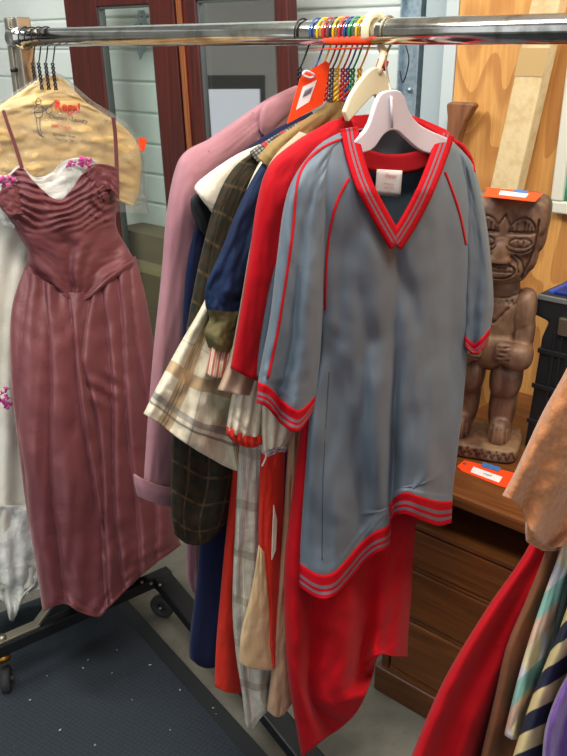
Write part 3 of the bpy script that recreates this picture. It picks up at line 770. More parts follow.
# --- white blouse with red gathered cuff
M['ivory'] = cloth('ivory_cotton', '#e4dcc8', '#d8cdb6', .85, 8, 600, .45)
wb = gar('ivory_blouse', 'ivory blouse with a gathered cuff edged in red', 'blouse', t + .01)
pw = gpl(t - .045, (.72, .69)).shift(.01)
def gath(px, py, s, v): return .006 * math.sin(s * 2 * PI * 5) * v
loft('sleeve', pw, [[(310, 150), (322, 155), (334, 160)], [(275, 220), (290, 225), (305, 230)], [(255, 320), (270, 325), (285, 330)], [(235, 385), (256, 388), (274, 390)], [(229, 415), (250, 420), (272, 418)], [(227, 430), (247, 438), (270, 432)]],
     M['ivory'], wb, ths=[.01, .02, .025, .03, .034, .03], disp=gath, nu=40, nv=44, wr=.006, seed=44)
M['red_orange'] = cloth('orange_red_cotton', '#d83320', '#c92c1c', .85, 8, 600, .35)
loft('cuff', pw, [[(227, 426), (240, 433), (255, 437), (271, 431)], [(227, 433), (240, 441), (255, 443), (271, 437)], [(231, 439), (242, 446), (255, 447), (268, 440)]], M['red_orange'], wb, ths=[.033, .036, .03], disp=lambda a, b, s, v: .004 * math.sin(s * 2 * PI * 7), nu=40, nv=10, seed=45, label='red gathered cuff')
loft('body', gpl(t - .01, (.72, .69)), [[(262, 380), (275, 385), (290, 392)], [(262, 410), (277, 415), (295, 420)], [(262, 432), (276, 436), (290, 438)], [(263, 452), (274, 448), (284, 446)]], M['ivory'], wb, ths=[.02, .022, .022, .02], folds=((3, .006, 0, 0, 0),), nu=24, nv=20, seed=46)
# --- navy and olive striped blouse
def mat_navyolive():
    m = MB('navy_olive_cloth', .8); m.b.inputs['Specular IOR Level'].default_value = .2; uv = m.n('ShaderNodeUVMap'); s_ = m.n('ShaderNodeSeparateXYZ'); m.l(uv.outputs[0], s_.inputs[0]); v = m.coord()
    y = m.math('ADD', s_.outputs[1], m.math('MULTIPLY', m.noise(v, 5, 2), .03))
    c = m.mix(m.smooth(y, .315, .319), m.mix(m.smooth(m.noise(v, 6), .3, .7), '#121d33', '#1b2c4c'), m.mix(m.smooth(m.noise(v, 9), .4, .6), '#5b5436', '#6c6440'))
    c = m.mix(m.math('MULTIPLY', m.smooth(y, .425, .429), m.smooth(y, .441, .437)), c, '#20356a')
    m.color(c); m.bump(m.noise(v, 14, 3, .5, .6), .5, .01); return m.m
t = tpx(358); nv_ = gar('navy_olive_blouse', 'navy blouse with loose olive band at the sleeve end', 'blouse', t)
pn = gpl(t - .06, (.68, .73))
loft('sleeve', pn, [[(292, 138), (302, 142), (312, 150)], [(264, 162), (276, 176), (288, 190)], [(240, 205), (260, 215), (276, 225)], [(222, 250), (244, 255), (264, 262)], [(207, 284), (232, 288), (254, 292)], [(206, 304), (226, 306), (250, 305)], [(210, 318), (228, 322), (248, 320)], [(205, 332), (224, 338), (246, 334)], [(209, 347), (226, 352), (243, 347)]],
     mat_navyolive(), nv_, ths=[.012, .022, .028, .03, .03, .024, .026, .03, .026], folds=((1.6, .008, 2, .3, .2),), nu=34, nv=60, wr=.008, seed=51)
# --- striped red and cream cuff
M['redstripe'] = plaid('red_cream_stripe', ('#d9c3ae', '#cbb29c'), [(0, .012, 0, .005, '#a8432f', .85), (0, .012, .007, .002, '#6a5b4e', .5)])
t = tpx(352); rs = gar('striped_shirt', 'red and cream striped shirt whose cuff shows under the olive sleeve', 'shirt', t)
loft('sleeve', gpl(t - .07, (.68, .73)), [[(296, 132), (304, 140), (312, 146)], [(262, 172), (272, 182), (282, 192)], [(236, 240), (246, 246), (256, 252)], [(216, 310), (228, 314), (240, 318)], [(211, 350), (222, 354), (237, 350)], [(206, 374), (218, 378), (234, 377)]],
     M['redstripe'], rs, ths=[.01, .016, .018, .02, .02, .02], offs=[-.01, -.01, -.01, -.01, .028, .036], nu=24, nv=36, wr=.004, seed=52)
# --- cream gauze plaid tunic (the big flared one)
M['gauze'] = plaid('cream_gauze_plaid', ('#ddd4bc', '#d2c8ae'), [(0, .16, .05, .034, '#a98c64', .85), (0, .16, .060, .002, '#4a4440', .8), (0, .16, .068, .002, '#4a4440', .7), (0, .16, .12, .004, '#7d7a76', .5),
                                                       (1, .9, .435, .022, '#b1916a', .8), (1, .9, .50, .010, '#8b867f', .75), (1, .9, .516, .004, '#5e5a58', .7), (1, .9, .39, .003, '#8d8678', .4)], wr=.6)
t = tpx(346); cg = gar('plaid_tunic', 'cream cotton gauze tunic with tan and grey plaid flaring widest of the group', 'tunic', t)
pg = gpl(t - .085, (.66, .75))
tun = loft('sleeve', pg, [[(290, 134), (300, 138), (310, 146)], [(262, 160), (276, 170), (288, 180)], [(240, 208), (256, 216), (272, 224)], [(222, 262), (240, 272), (258, 280)], [(203, 305), (228, 316), (252, 322)], [(180, 345), (212, 362), (246, 368)],
                    [(160, 382), (200, 408), (244, 420)], [(144, 414), (160, 424), (190, 446), (234, 470), (241, 462)]], M['gauze'], cg,
     ths=[.01, .02, .024, .028, .03, .034, .038, .04], folds=((2.2, .012, .6, .1, .3),), disp=lambda px, py, s, v: .007 * v * noise.noise(Vector((px / 14 + py / 30, py / 50, 6))) + .003 * noise.noise(Vector((px / 6, py / 9, 1))), nu=64, nv=90, wr=.010, seed=61)
# --- dark plaid flannel
M['darkplaid'] = plaid('dark_plaid_flannel', ('#2b2d25', '#23251f'), [(0, .05, .0, .005, '#6b5034', .5), (1, .05, .0, .005, '#6b5034', .5), (0, .05, .024, .016, '#3a2e20', .6), (1, .05, .024, .016, '#3a2e20', .6)], wr=.35)
t = tpx(338); dp = gar('flannel_shirt', 'dark green and brown plaid flannel shirt with long drooping sleeve', 'shirt', t)
pd = gpl(t - .10, (.66, .75))
loft('sleeve', pd, [[(285, 138), (295, 142), (305, 150)], [(240, 162), (256, 166), (272, 172)], [(218, 196), (234, 202), (250, 210)], [(204, 245), (220, 255), (240, 262)], [(193, 295), (214, 305), (238, 312)], [(184, 350), (208, 362), (236, 370)], [(176, 410), (206, 425), (240, 435)],
                    [(172, 462), (204, 480), (240, 478)], [(172, 508), (196, 520), (230, 515)], [(175, 534), (188, 544), (206, 543), (220, 530)]], M['darkplaid'], dp, ths=[.01, .022, .026, .026, .026, .026, .028, .03, .03, .02],
     folds=((1.2, .006, .4, .3, .2),), nu=34, nv=70, wr=.006, seed=71)
# --- cream blouse with wide pointed short sleeve
t = tpx(334); cs_ = gar('cream_blouse', 'plain cream blouse with a short pointed sleeve between pink and plaid', 'blouse', t)
loft('sleeve', gpl(t - .105, (.66, .75)), [[(300, 128), (306, 134), (312, 140)], [(262, 144), (272, 152), (284, 160)], [(232, 158), (240, 170), (254, 180)], [(197, 184), (212, 200), (236, 206)], [(200, 195), (212, 212), (228, 222)]], M['ivory'], cs_,
     ths=[.01, .016, .02, .02, .016], nu=24, nv=30, wr=.003, seed=72)
# --- black top edge and blue one
t = tpx(330); bk = gar('black_top', 'black top with small folded sleeve poking out beside the pink coat', 'top', t)
loft('sleeve', gpl(t - .112, (.66, .75)), [[(285, 145), (292, 150), (298, 155)], [(235, 178), (244, 186), (254, 194)], [(200, 192), (212, 202), (226, 212)], [(191, 203), (204, 215), (218, 226)], [(197, 226), (206, 236), (214, 240)]], plain('black_jersey', '#16181c', .8), bk,
     ths=[.008, .012, .014, .014, .012], nu=20, nv=30, wr=.003, seed=73)
t = tpx(324); nb = gar('navy_dress', 'long navy blue dress hanging beside the pink coat down to the base', 'dress', t)
M['navy'] = cloth('navy_crepe', '#101a3c', '#0d1530', .8, 5, 500, .2)
loft('bodice', gpl(t - .118, (.66, .75)), [[(312, 112), (316, 118), (320, 124)], [(268, 134), (280, 144), (292, 152)], [(228, 166), (240, 176), (252, 186)], [(205, 200), (220, 212), (236, 222)], [(190, 250), (208, 262), (228, 270)], [(184, 300), (204, 312), (228, 318)], [(182, 360), (204, 370), (228, 374)]],
     M['navy'], nb, ths=[.006, .012, .014, .014, .014, .014, .014], nu=24, nv=44, wr=.004, seed=74)
loft('skirt', gpl(t - .075, (.80, .60)), [[(186, 350), (206, 356), (236, 358)], [(194, 430), (214, 434), (240, 436)], [(200, 500), (218, 506), (240, 504)], [(198, 570), (216, 574), (236, 572)], [(190, 640), (208, 650), (228, 648)], [(190, 658), (202, 667), (215, 667), (226, 660)]],
     M['navy'], nb, ths=[.014, .02, .025, .03, .032, .03], folds=((1.5, .006, 1, 0, .2),), nu=30, nv=50, wr=.004, seed=75)
# --- pink coat
M['pink'] = cloth('pink_wool', '#a97a82', '#9f6f78', .8, 4, 600, .12, .08)
t = tpx(308); pk = gar('pink_coat', 'dusty pink long coat with turned-back cuff, first behind the maroon gown', 'coat', t)
pp = gpl(t - .13, (.66, .75))
pks = loft('sleeve', pp, [[(252, 112), (262, 120), (270, 130)], [(212, 138), (228, 148), (246, 158)], [(186, 152), (206, 166), (228, 178)], [(175, 172), (196, 186), (220, 200)], [(167, 215), (188, 226), (212, 236)], [(162, 275), (182, 284), (206, 292)], [(155, 340), (176, 350), (202, 358)],
                    [(149, 410), (170, 420), (196, 426)], [(145, 470), (165, 480), (190, 486)], [(144, 486), (162, 498), (186, 502)]], M['pink'], pk, ths=[.015, .03, .036, .036, .036, .034, .034, .032, .03, .03],
     folds=((1, .006, 0, .2, .3),), nu=34, nv=64, wr=.003, seed=81)
loft('cuff', pp, [[(134, 474), (152, 483), (172, 488), (190, 492)], [(135, 484), (152, 494), (172, 500), (190, 503)], [(138, 496), (154, 503), (172, 507), (188, 508)]], M['pink'], pk, ths=[.034, .037, .034], nu=30, nv=10, seed=82, wr=.001)
loft('shoulder', pp.shift(-.01), [[(297, 86), (302, 92), (306, 100)], [(270, 98), (282, 110), (296, 118)], [(240, 118), (258, 134), (280, 146)], [(206, 142), (228, 160), (255, 172)], [(190, 160), (212, 178), (236, 192)]], M['pink'], pk, ths=[.012, .022, .028, .03, .03], nu=26, nv=30, wr=.002, seed=83)
loft('collar', pp.shift(.012), [[(296, 86), (300, 90), (305, 96)], [(279, 94), (284, 102), (292, 110)], [(263, 106), (266, 118), (276, 126)], [(259, 126), (262, 134), (268, 138)]], M['pink'], pk, ths=[.012, .016, .018, .012], nu=20, nv=24, wr=.001, seed=84)
loft('skirt', gpl(t - .125, (.75, .66)), [[(190, 180), (208, 190), (226, 200)], [(180, 300), (200, 306), (216, 312)], [(182, 420), (198, 424), (210, 428)], [(186, 520), (197, 522), (207, 524)], [(187, 570), (197, 574), (206, 572)], [(189, 584), (197, 597), (204, 588)]], M['pink'], pk,
     ths=[.012, .014, .014, .012, .012, .01], nu=22, nv=50, wr=.003, seed=85)
strip('shoulder_seam', bvh(*[c for c in pk.children if c.name.startswith(('sleeve', 'shoulder'))]), pp, [(262, 124), (240, 134), (222, 144), (208, 152)], .4, plain('pink_thread', '#8d5f68', .9), pk, off=.001, n=20, nw=1, thick=.0006)
strip('sleeve_seam', bvh(*[c for c in pk.children if c.name.startswith(('sleeve', 'shoulder'))]), pp, [(208, 150), (214, 160), (217, 172), (216, 184)], .4, plain('pink_thread', '#8d5f68', .9), pk, off=.001, n=16, nw=1, thick=.0006)
# shoulders squeezed at the top: a tweed jacket and a camel jacket
M['tweed'] = plaid('black_white_tweed', ('#a8a49c', '#55524e'), [(0, .008, 0, .003, '#2c2a2a', .8), (1, .008, 0, .003, '#2c2a2a', .8), (1, .05, 0, .010, '#b32a24', .9)])
t = tpx(330); tw = gar('tweed_jacket', 'black and white tweed jacket with red trim, only its shoulder visible', 'jacket', t)
loft('shoulder', gpl(t - .07, (.66, .75)), [[(322, 112), (328, 116), (336, 122)], [(296, 124), (304, 131), (314, 138)], [(268, 140), (276, 148), (288, 156)], [(250, 152), (256, 160), (266, 168)]], M['tweed'], tw, ths=[.012, .02, .02, .016], nu=20, nv=24, wr=.002, seed=91)
M['camel'] = cloth('camel_cloth', '#94794c', '#7d6a40', .85, 8, 500, .4)
t = tpx(345); cm = gar('camel_jacket', 'olive camel jacket shoulder lying against the red jacket', 'jacket', t)
loft('shoulder', gpl(t - .04, (.66, .75)), [[(338, 84), (346, 88), (356, 96)], [(326, 104), (336, 112), (350, 116)], [(296, 126), (308, 134), (322, 140)], [(272, 142), (284, 150), (298, 158)], [(258, 158), (268, 168), (280, 178)]], M['camel'], cm, ths=[.01, .018, .02, .02, .02], nu=20, nv=30, wr=.008, seed=92)
# --- lower garments
t = tpx(340)
def lower(name, label, cat, rows, mat, d=0, th=.02, folds=(), du=(.80, .60), tt=None, wr=.005, seed=1, ths=None, nu=26, part='skirt'):
    r = gar(name, label, cat, tt or t, .5)
    o = loft(part, gpl(tt or t, du).shift(d), rows, mat, r, th=th, ths=ths, folds=folds, nu=nu, nv=60, wr=wr, seed=seed); return r, o
t = tpx(332)
r, o = lower('orange_red_dress', 'plain orange-red dress with narrow skirt beside the navy dress', 'dress', [[(240, 330), (252, 334), (264, 336)], [(238, 420), (250, 424), (264, 426)], [(232, 480), (246, 484), (258, 484)], [(224, 560), (238, 564), (250, 564)], [(217, 640), (232, 644), (246, 642)], [(215, 686), (226, 692), (238, 693), (244, 690)]], M['red_orange'], -.03, .02, ((1, .005, 0, 0, .2),), tt=t, seed=101)
M['greystripe'] = plaid('grey_cream_stripe', ('#c9c3b4', '#b6b0a2'), [(0, .05, .012, .012, '#8f8c86', .6), (0, .05, .03, .003, '#e6e0d2', .8), (1, .10, .02, .018, '#8b8071', .55)], wr=.6)
r, o = lower('striped_trousers', 'crumpled cream and grey striped trousers hanging to the lowest point left of the red gown', 'trousers', [[(244, 380), (254, 384), (266, 386)], [(240, 440), (254, 446), (268, 446)], [(236, 520), (252, 524), (266, 524)], [(233, 600), (252, 606), (270, 604)], [(236, 650), (256, 654), (276, 652)], [(242, 690), (258, 694), (282, 690)], [(246, 724), (252, 730), (262, 716), (276, 706), (286, 704)]],
             M['greystripe'], .01, .022, ((2, .008, .3, .1, .1),), tt=tpx(342), wr=.008, seed=102, part='leg')
t = tpx(350)
r, o = lower('red_cream_dress', 'orange-red dress with cream godet showing below the white lace', 'dress', [[(262, 440), (272, 446), (285, 446)], [(260, 480), (272, 486), (284, 488)], [(259, 540), (268, 546), (282, 548)], [(262, 600), (270, 604), (280, 606)], [(266, 640), (271, 645), (278, 648)], [(270, 662), (273, 667), (277, 668)]], M['red_orange'], .02, .02, ((2, .004, .3, 0, .1),), tt=t, seed=103)
M['ecru'] = cloth('ecru_linen', '#d9bd93', '#cfb084', .85, 6, 600, .4)
ec = loft('godet', gpl(t, (.8, .6)).shift(.035), [[(259, 545), (261, 548), (264, 552)], [(252, 590), (260, 594), (268, 596)], [(242, 630), (256, 634), (271, 636)], [(239, 662), (250, 668), (264, 670), (273, 670)]], M['ecru'], r, th=.010, nu=20, nv=30, wr=.004, seed=104, label='cream linen godet')
flat('insert', [(274, 505), (277, 520), (276, 550), (272, 560), (273, 530)], gpl(t, (.8, .6)).shift(.047), M['ivory'], r, .002)
M['lace'] = cloth('white_lace', '#d9d4d0', '#b9b4b2', .8, 60, 300, .9)
lc = loft('lace_yoke', gpl(t, (.8, .6)).shift(.026), [[(262, 428), (276, 432), (290, 432)], [(261, 442), (275, 446), (288, 446)], [(262, 452), (268, 456), (278, 452), (285, 452)]], M['lace'], r, th=.018, folds=((4, .004, 0, 0, 0),), nu=26, nv=20, wr=.006, seed=105, label='white lace yoke')
tube('lace_tie', curve([gpl(t, (.8, .6)).hit(263, 445, .05), gpl(t, (.8, .6)).hit(266, 456, .055), gpl(t, (.8, .6)).hit(262, 466, .052)], 14), .0016, M['cord_white'], r, seg=6)
M['tan'] = cloth('tan_linen', '#bd9a7c', '#b08c6e', .85, 6, 600, .3)
r, o = lower('tan_trousers', 'plain tan trousers hanging directly left of the long red gown', 'trousers', [[(290, 400), (296, 404), (304, 406)], [(288, 450), (294, 454), (302, 456)], [(283, 530), (290, 534), (300, 536)], [(277, 610), (286, 614), (298, 616)], [(272, 670), (284, 674), (298, 676)], [(267, 710), (276, 717), (284, 714), (292, 702)]], M['tan'], 0, .018, tt=tpx(364), seed=106, part='leg')
r, o = lower('purple_blouse', 'dark violet blouse tail peeping between the lace and the tan trousers', 'blouse', [[(284, 420), (288, 423), (294, 425)], [(282, 480), (286, 484), (292, 486)], [(282, 540), (285, 544), (288, 544)]], plain('violet_cloth', '#3b2c4a', .8), .0, .012, tt=tpx(358), seed=107, nu=14)
r.children[0].name = 'tail'
# --- long red gown
t = tpx(382)
rg = gar('red_gown', 'long bright red gown falling to the floor beneath the grey jersey', 'gown', t, .5)
gp = PL((Pj.x, Pj.y + .02), (.72, .69))
loft('skirt', gp, [[(330, 300), (345, 302), (380, 304), (420, 300), (440, 300)],
                   [(303, 420), (320, 424), (360, 430), (400, 424), (430, 420)], [(292, 500), (316, 508), (350, 510), (390, 505), (420, 500)],
                   [(285, 560), (314, 580), (350, 580), (385, 570), (414, 540)], [(285, 620), (312, 640), (346, 640), (382, 622), (411, 590)],
                   [(289, 680), (312, 698), (344, 690), (376, 650), (408, 630)],
                   [(302, 757), (320, 742), (345, 724), (360, 706), (371, 680), (378, 656), (392, 656), (407, 657)]], M['red_wool'], rg,
     ths=[.03, .035, .04, .045, .05, .055, .06], folds=((2.6, .022, .9, 0, .05), (5.3, .007, 2, .1, .2)), disp=lambda px, py, s, v: .030 * v * noise.noise(Vector((s * 3.2, v * .6, 5))) + .012 * v * noise.noise(Vector((s * 9, v * 1.2, 2))), nu=70, nv=80, wr=.006, seed=111)

# hangers over the rail, in rail order
HG = 'vinyl coated wire hangers crowded mid-rail'
for x, mt, lb, tw2 in ((303, 'wire_dark', 'black wire hanger carrying the pink coat', None), (318, 'blu', 'blue coated wire hanger, leftmost of the coloured ones', None), (325, 'yel', 'yellow coated wire hanger, leftmost of the yellow ones', None),
                  (331, 'redv', 'red coated wire hanger between two yellow ones', None), (336, 'gry', 'dark grey coated wire hanger among the coloured ones', None), (341, 'yel', 'yellow coated wire hanger in the middle of the coloured ones', None),
                  (347, 'redv', 'red coated wire hanger just left of the right-hand blue hanger', None), (352, 'blu', 'blue coated wire hanger with red and blue twisted neck', ('redv', 'blu')), (357, 'grn', 'green coated wire hanger', None), (364, 'yel', 'yellow coated wire hanger nearest the cream plastic hanger', None)):
    wire_hanger(tpx(x), M[mt], lb, HG, (.66, .75), lean=-.006, wid=.10, zdrop=.10, arms=False, twist=[M[q] for q in tw2] if tw2 else None)

# ================================================================= LEFT END: GOWNS AND COVER
DU = (.77, .64)
dpP = T(.055, -.06, 0)
gd_pl = PL((dpP.x, dpP.y), DU)
# four wire hanger hooks
for i, (x, lb) in enumerate(((27, 'bare dark wire hanger hook nearest the chrome post'), (33, 'dark wire hanger hook, second from the chrome post'), (40, 'dark wire hanger hook, third from the chrome post'), (47, 'dark wire hanger hook with an open loop, fourth from the chrome post'))):
    wire_hanger(tpx(x), M['wire_dark'], lb, 'dark wire hangers by the chrome post', DU, lean=.012, wid=.13, zdrop=.105, arms=False)
def mat_kraft():
    m = MB('tan_cover_paper', .7); v = m.coord(); c = m.mix(m.smooth(m.noise(v, 7, 4, .6, .8), .35, .7), '#e0c284', '#cda96a'); m.color(c)
    m.bump(m.math('ADD', m.noise(v, 9, 4, .6, 1.2), m.math('MULTIPLY', m.noise(v, 24, 3, .5, 1), .3)), .55, .012); return m.m
M['kraft'] = mat_kraft()
cpl = gd_pl.shift(-.025)
gc = thing('garment_cover', 'tan paper shoulder cover printed with a cleaner and laundry logo', 'garment cover', cpl.hit(50, 140))
cov = loft('paper', cpl, [[(38, 80), (46, 76), (56, 76), (64, 80)], [(6, 102), (36, 94), (68, 92), (90, 106)], [(-24, 122), (24, 112), (80, 108), (122, 126)], [(-38, 150), (24, 140), (84, 138), (139, 150)], [(-40, 176), (24, 170), (84, 172), (139, 188)], [(-34, 196), (20, 192), (84, 194), (134, 206)]],
           M['kraft'], gc, ths=[.012, .022, .03, .034, .034, .03], folds=((2, .005, 0, .4, .2),), disp=lambda px, py, s, v: .006 * abs(noise.noise(Vector((px / 22, py / 9, 5)))) + .004 * noise.noise(Vector((px / 8, py / 8, 9))) * (v > .55), nu=90, nv=90, wr=.012, seed=121)
ct = bvh(cov)
def on(tree, pl, x, y, off=.003): return cast(tree, pl, x, y, off)
P0 = on(ct, cpl, 72, 110, .004)
U = (cpl.hit(90, 112) - cpl.hit(60, 108)).normalized(); UYc = Vector((0, 0, 1))
def ctext(tx, x, y, sz, m_, bold=0, shear=0):
    o = text(tx, sz, cpl.hit(x, y), U, UYc, m_, gc, bold=bold, shear=shear)
    org = origin(gc)
    for v in o.data.vertices:
        w = v.co + org; r = (w - O).normalized(); h = ct.ray_cast(O, r)
        if h[0] is not None: v.co = h[0] - r * .006 - org
    return o
ctext('Regal', 67, 107, .030, M['ink_red'], .0008, .1); ctext('Cleaners - Laundry', 68, 119, .0125, M['ink'], .0002, .35)
ctext('DIAL 9-4241', 62, 127, .0095, M['ink_red'], .0002); ctext('221 Center Street', 64, 135.5, .0075, M['ink'], .00015); ctext('Your City, Tex.', 65, 140, .0075, M['ink'], .00015)
def ink(name, path, n=24, r=.0008):
    pts = []
    for i in range(n):
        x, y = crom(path, i / (n - 1)); pts.append(on(ct, cpl, x, y, .002))
    tube(name, pts, r, M['ink'], gc, seg=5)
ink('drawing', [(36, 101), (38, 98), (41, 101), (40, 104), (36, 104), (36, 101)], 20); ink('drawing', [(37, 105), (34, 110), (36, 117), (41, 117), (43, 110), (41, 105)], 24)
ink('drawing', [(41, 106), (46, 109), (52, 104), (56, 101)], 20); ink('drawing', [(34, 112), (42, 112), (50, 106)], 20); ink('drawing', [(36, 117), (37, 125), (39, 133), (44, 137), (41, 136), (38, 134)], 30)
ink('drawing', [(47, 108), (51, 107), (52, 111), (49, 114), (46, 112), (47, 108)], 20); ink('drawing', [(40, 118), (40, 127), (42, 134)], 16)
# clear plastic film over the cover
def mat_film():
    m = MB('clear_film'); nt = m.nt; nt.nodes.remove(m.b); out = nt.nodes['Material Output']; v = m.coord()
    tr_ = m.n('ShaderNodeBsdfTransparent'); tr_.inputs[0].default_value = (.96, .97, .96, 1); gl = m.n('ShaderNodeBsdfGlossy'); gl.inputs['Roughness'].default_value = .12
    df = m.n('ShaderNodeBsdfDiffuse'); df.inputs[0].default_value = (.8, .82, .8, 1)
    lw = m.n('ShaderNodeLayerWeight'); lw.inputs[0].default_value = .3
    bp = m.n('ShaderNodeBump'); m.l(m.noise(v, 18, 4, .6, 1.5), bp.inputs['Height']); bp.inputs['Strength'].default_value = 1; bp.inputs['Distance'].default_value = .02
    m.l(bp.outputs[0], gl.inputs['Normal']); m.l(bp.outputs[0], lw.inputs['Normal'])
    mx = m.n('ShaderNodeMixShader'); m.l(m.math('ADD', m.math('MULTIPLY', lw.outputs[0], .35), .04, True), mx.inputs[0]); m.l(tr_.outputs[0], mx.inputs[1]); m.l(gl.outputs[0], mx.inputs[2])
    m2 = m.n('ShaderNodeMixShader'); m2.inputs[0].default_value = .08; m.l(mx.outputs[0], m2.inputs[1]); m.l(df.outputs[0], m2.inputs[2])
    m.l(m2.outputs[0], out.inputs[0]); return m.m
M['film'] = mat_film()
pb_ = thing('plastic_bag', 'clear plastic garment bag crumpled over the tan paper cover', 'bag', cpl.hit(100, 150))
loft('film', cpl, [[(36, 78), (46, 73), (58, 73), (67, 78)], [(4, 99), (36, 90), (70, 88), (94, 102)], [(-26, 119), (24, 108), (82, 105), (128, 124)], [(-42, 148), (24, 138), (88, 134), (142, 152)], [(-42, 180), (24, 176), (90, 180), (146, 196)], [(-40, 205), (24, 205), (90, 210), (150, 214)]],
     M['film'], pb_, ths=[.018, .028, .037, .041, .041, .038], nu=40, nv=40, wr=.012, seed=131, solid=0)
# orange tag corner behind
og = thing('price_tag', 'small orange tag corner behind the plastic-covered gowns at left', 'tag', cpl.hit(143, 145))
sheet('card', [cpl.hit(137, 150, -.03), cpl.hit(144, 152, -.03), cpl.hit(147, 139, -.03), cpl.hit(139, 137, -.03)], M['paper_orange'], og)

# white gown
M['white_satin'] = cloth('ivory_satin', '#e9e6d8', '#dcd8c6', .45, 3, 500, .25, .2)
M['tulle'] = cloth('white_tulle', '#e2e3dc', '#cfd2ca', .7, 12, 400, .9, .5)
wg = thing('white_gown', 'ivory satin and tulle gown with magenta flowers behind the maroon gown', 'gown', gd_pl.hit(20, 300, -.09))
wpl = gd_pl.shift(-.10)
loft('skirt', wpl, [[(-30, 165), (20, 160), (70, 158), (110, 175)], [(-20, 220), (20, 216), (60, 216), (92, 220)], [(-40, 300), (0, 304), (40, 304), (80, 300)], [(-55, 400), (-10, 404), (40, 404), (90, 400)], [(-65, 500), (-14, 505), (40, 505), (96, 500)], [(-72, 580), (-14, 588), (30, 588), (98, 570)]],
     M['white_satin'], wg, ths=[.03, .03, .05, .06, .07, .08], folds=((5, .012, 0, 0, .1), (9, .004, 1, 0, .3)), nu=70, nv=60, wr=.008, seed=141)
tl_ = loft('tulle_layer', wpl.shift(.01), [[(-50, 500), (-10, 505), (30, 505), (96, 500)], [(-66, 560), (-12, 566), (36, 566), (98, 560)], [(-76, 602), (-20, 612), (2, 600), (12, 622), (25, 596), (44, 588), (98, 584)]], M['tulle'], wg, ths=[.072, .085, .09], folds=((9, .012, 0, 0, .1),), nu=70, nv=30, wr=.02, seed=142, label='ragged white tulle hem')
loft('chiffon_bodice', gd_pl.shift(.0), [[(-6, 172), (6, 176), (20, 166), (36, 178), (52, 172), (66, 160), (90, 158), (100, 166)], [(-6, 200), (30, 200), (60, 202), (98, 196)], [(4, 226), (30, 230), (60, 230), (96, 224)]], M['tulle'], wg, ths=[.022, .026, .02], folds=((6, .003, 0, 0, 0),), nu=60, nv=36, wr=.01, seed=143)
M['magenta'] = cloth('magenta_velvet', '#d0168f', '#a80e74', .6, 40, 300, .5, .6)
def petals(name, cx, cy, off, rad, n, sq=1.0, seed=0):
    rr = random.Random(seed); vs = []; fs = []
    for k in range(n):
        a0 = 2 * PI * k / n + rr.random() * .6; d = rad * (.35 + .65 * rr.random()); c = gd_pl.hit(cx, cy, off + rr.uniform(-.006, .006)) + gd_pl.u * math.cos(a0) * d + Vector((0, 0, math.sin(a0) * d * sq))
        b = len(vs); r = rad * rr.uniform(.35, .6); m = 8; tz = rr.uniform(-.6, .6)
        vs.append(c + gd_pl.n * .004)
        for i in range(m):
            a = 2 * PI * i / m; rad2 = r * (.8 + .3 * math.sin(3 * a + k)); vs.append(c + gd_pl.u * math.cos(a) * rad2 + Vector((0, 0, math.sin(a) * rad2)) + gd_pl.n * (math.sin(a * 2 + k) * r * .35 + math.cos(a) * tz * r))
        for i in range(m): fs.append((b, b + 1 + i, b + 1 + (i + 1) % m))
    return link(name, vs, fs, M['magenta'], wg, solid=.0012, soff=0, label='magenta fabric flower')
petals('flower', 6, 181, .05, .018, 9, .6, 1); petals('flower', 71, 164, .035, .012, 6, .5, 2); petals('flower', 85, 161, .035, .016, 8, .6, 3); petals('flower', 3, 397, .03, .018, 9, 1.2, 4); petals('flower', 7, 406, .03, .012, 6, 1, 5)

# maroon gown
def mat_satin():
    m = MB('maroon_satin', .46); m.b.inputs['Specular IOR Level'].default_value = .4; v = m.coord(); m.color(m.mix(m.smooth(m.noise(v, 3, 3), .3, .7), '#7d474b', '#6b3a3f'))
    m.b.inputs['Sheen Weight'].default_value = .35; m.b.inputs['Sheen Roughness'].default_value = .3
    m.b.inputs['Sheen Tint'].default_value = (.9, .5, .5, 1)
    m.bump(m.math('ADD', m.noise(v, 8, 3, .5, .8), m.math('MULTIPLY', m.noise(v, 500, 1), .12)), .5, .012); return m.m
M['maroon'] = mat_satin()
mg = thing('maroon_gown', 'dusky maroon satin gown with draped strapless bodice and full skirt', 'gown', gd_pl.hit(60, 260))
def bod(px, py, s, v):
    d = 0; nz = noise.noise(Vector((px / 26, py / 20, 2)))
    cur = 26 * math.sin(PI * max(0, min(1, (px + 4) / 116))) - .10 * px
    ph = (py - cur + 7 * nz) / 7.5
    lim = 226 + .18 * cur
    fade = max(0, min(1, (lim - py) / 10 + .6)) if py < lim + 6 else 0
    d += .0085 * (1 + 1.0 * noise.noise(Vector((px / 18, py / 9, 6)))) * fade * (1 - abs(math.sin(PI * ph)) * 1.3)
    d += .018 * math.exp(-((px - 104) ** 2 + (py - 190) ** 2) / 300)
    d += .006 * math.exp(-((px - 104) ** 2 + (py - 200) ** 2) / 200) * math.sin(math.hypot(px - 106, py - 196) / 1.6)
    d += .014 * math.exp(-((px - 20) ** 2 + (py - 205) ** 2) / 400)
    lo = max(0, min(1, (py - 232) / 12))
    # diagonal pulls running down to the point of the waist
    tgt = (74, 296); a_ = math.atan2(px - tgt[0], tgt[1] - py + 12)
    d += lo * (.006 * math.sin(a_ * 9 + 1.3 * nz) + .004 * math.sin(a_ * 17 + 3 * nz))
    return d
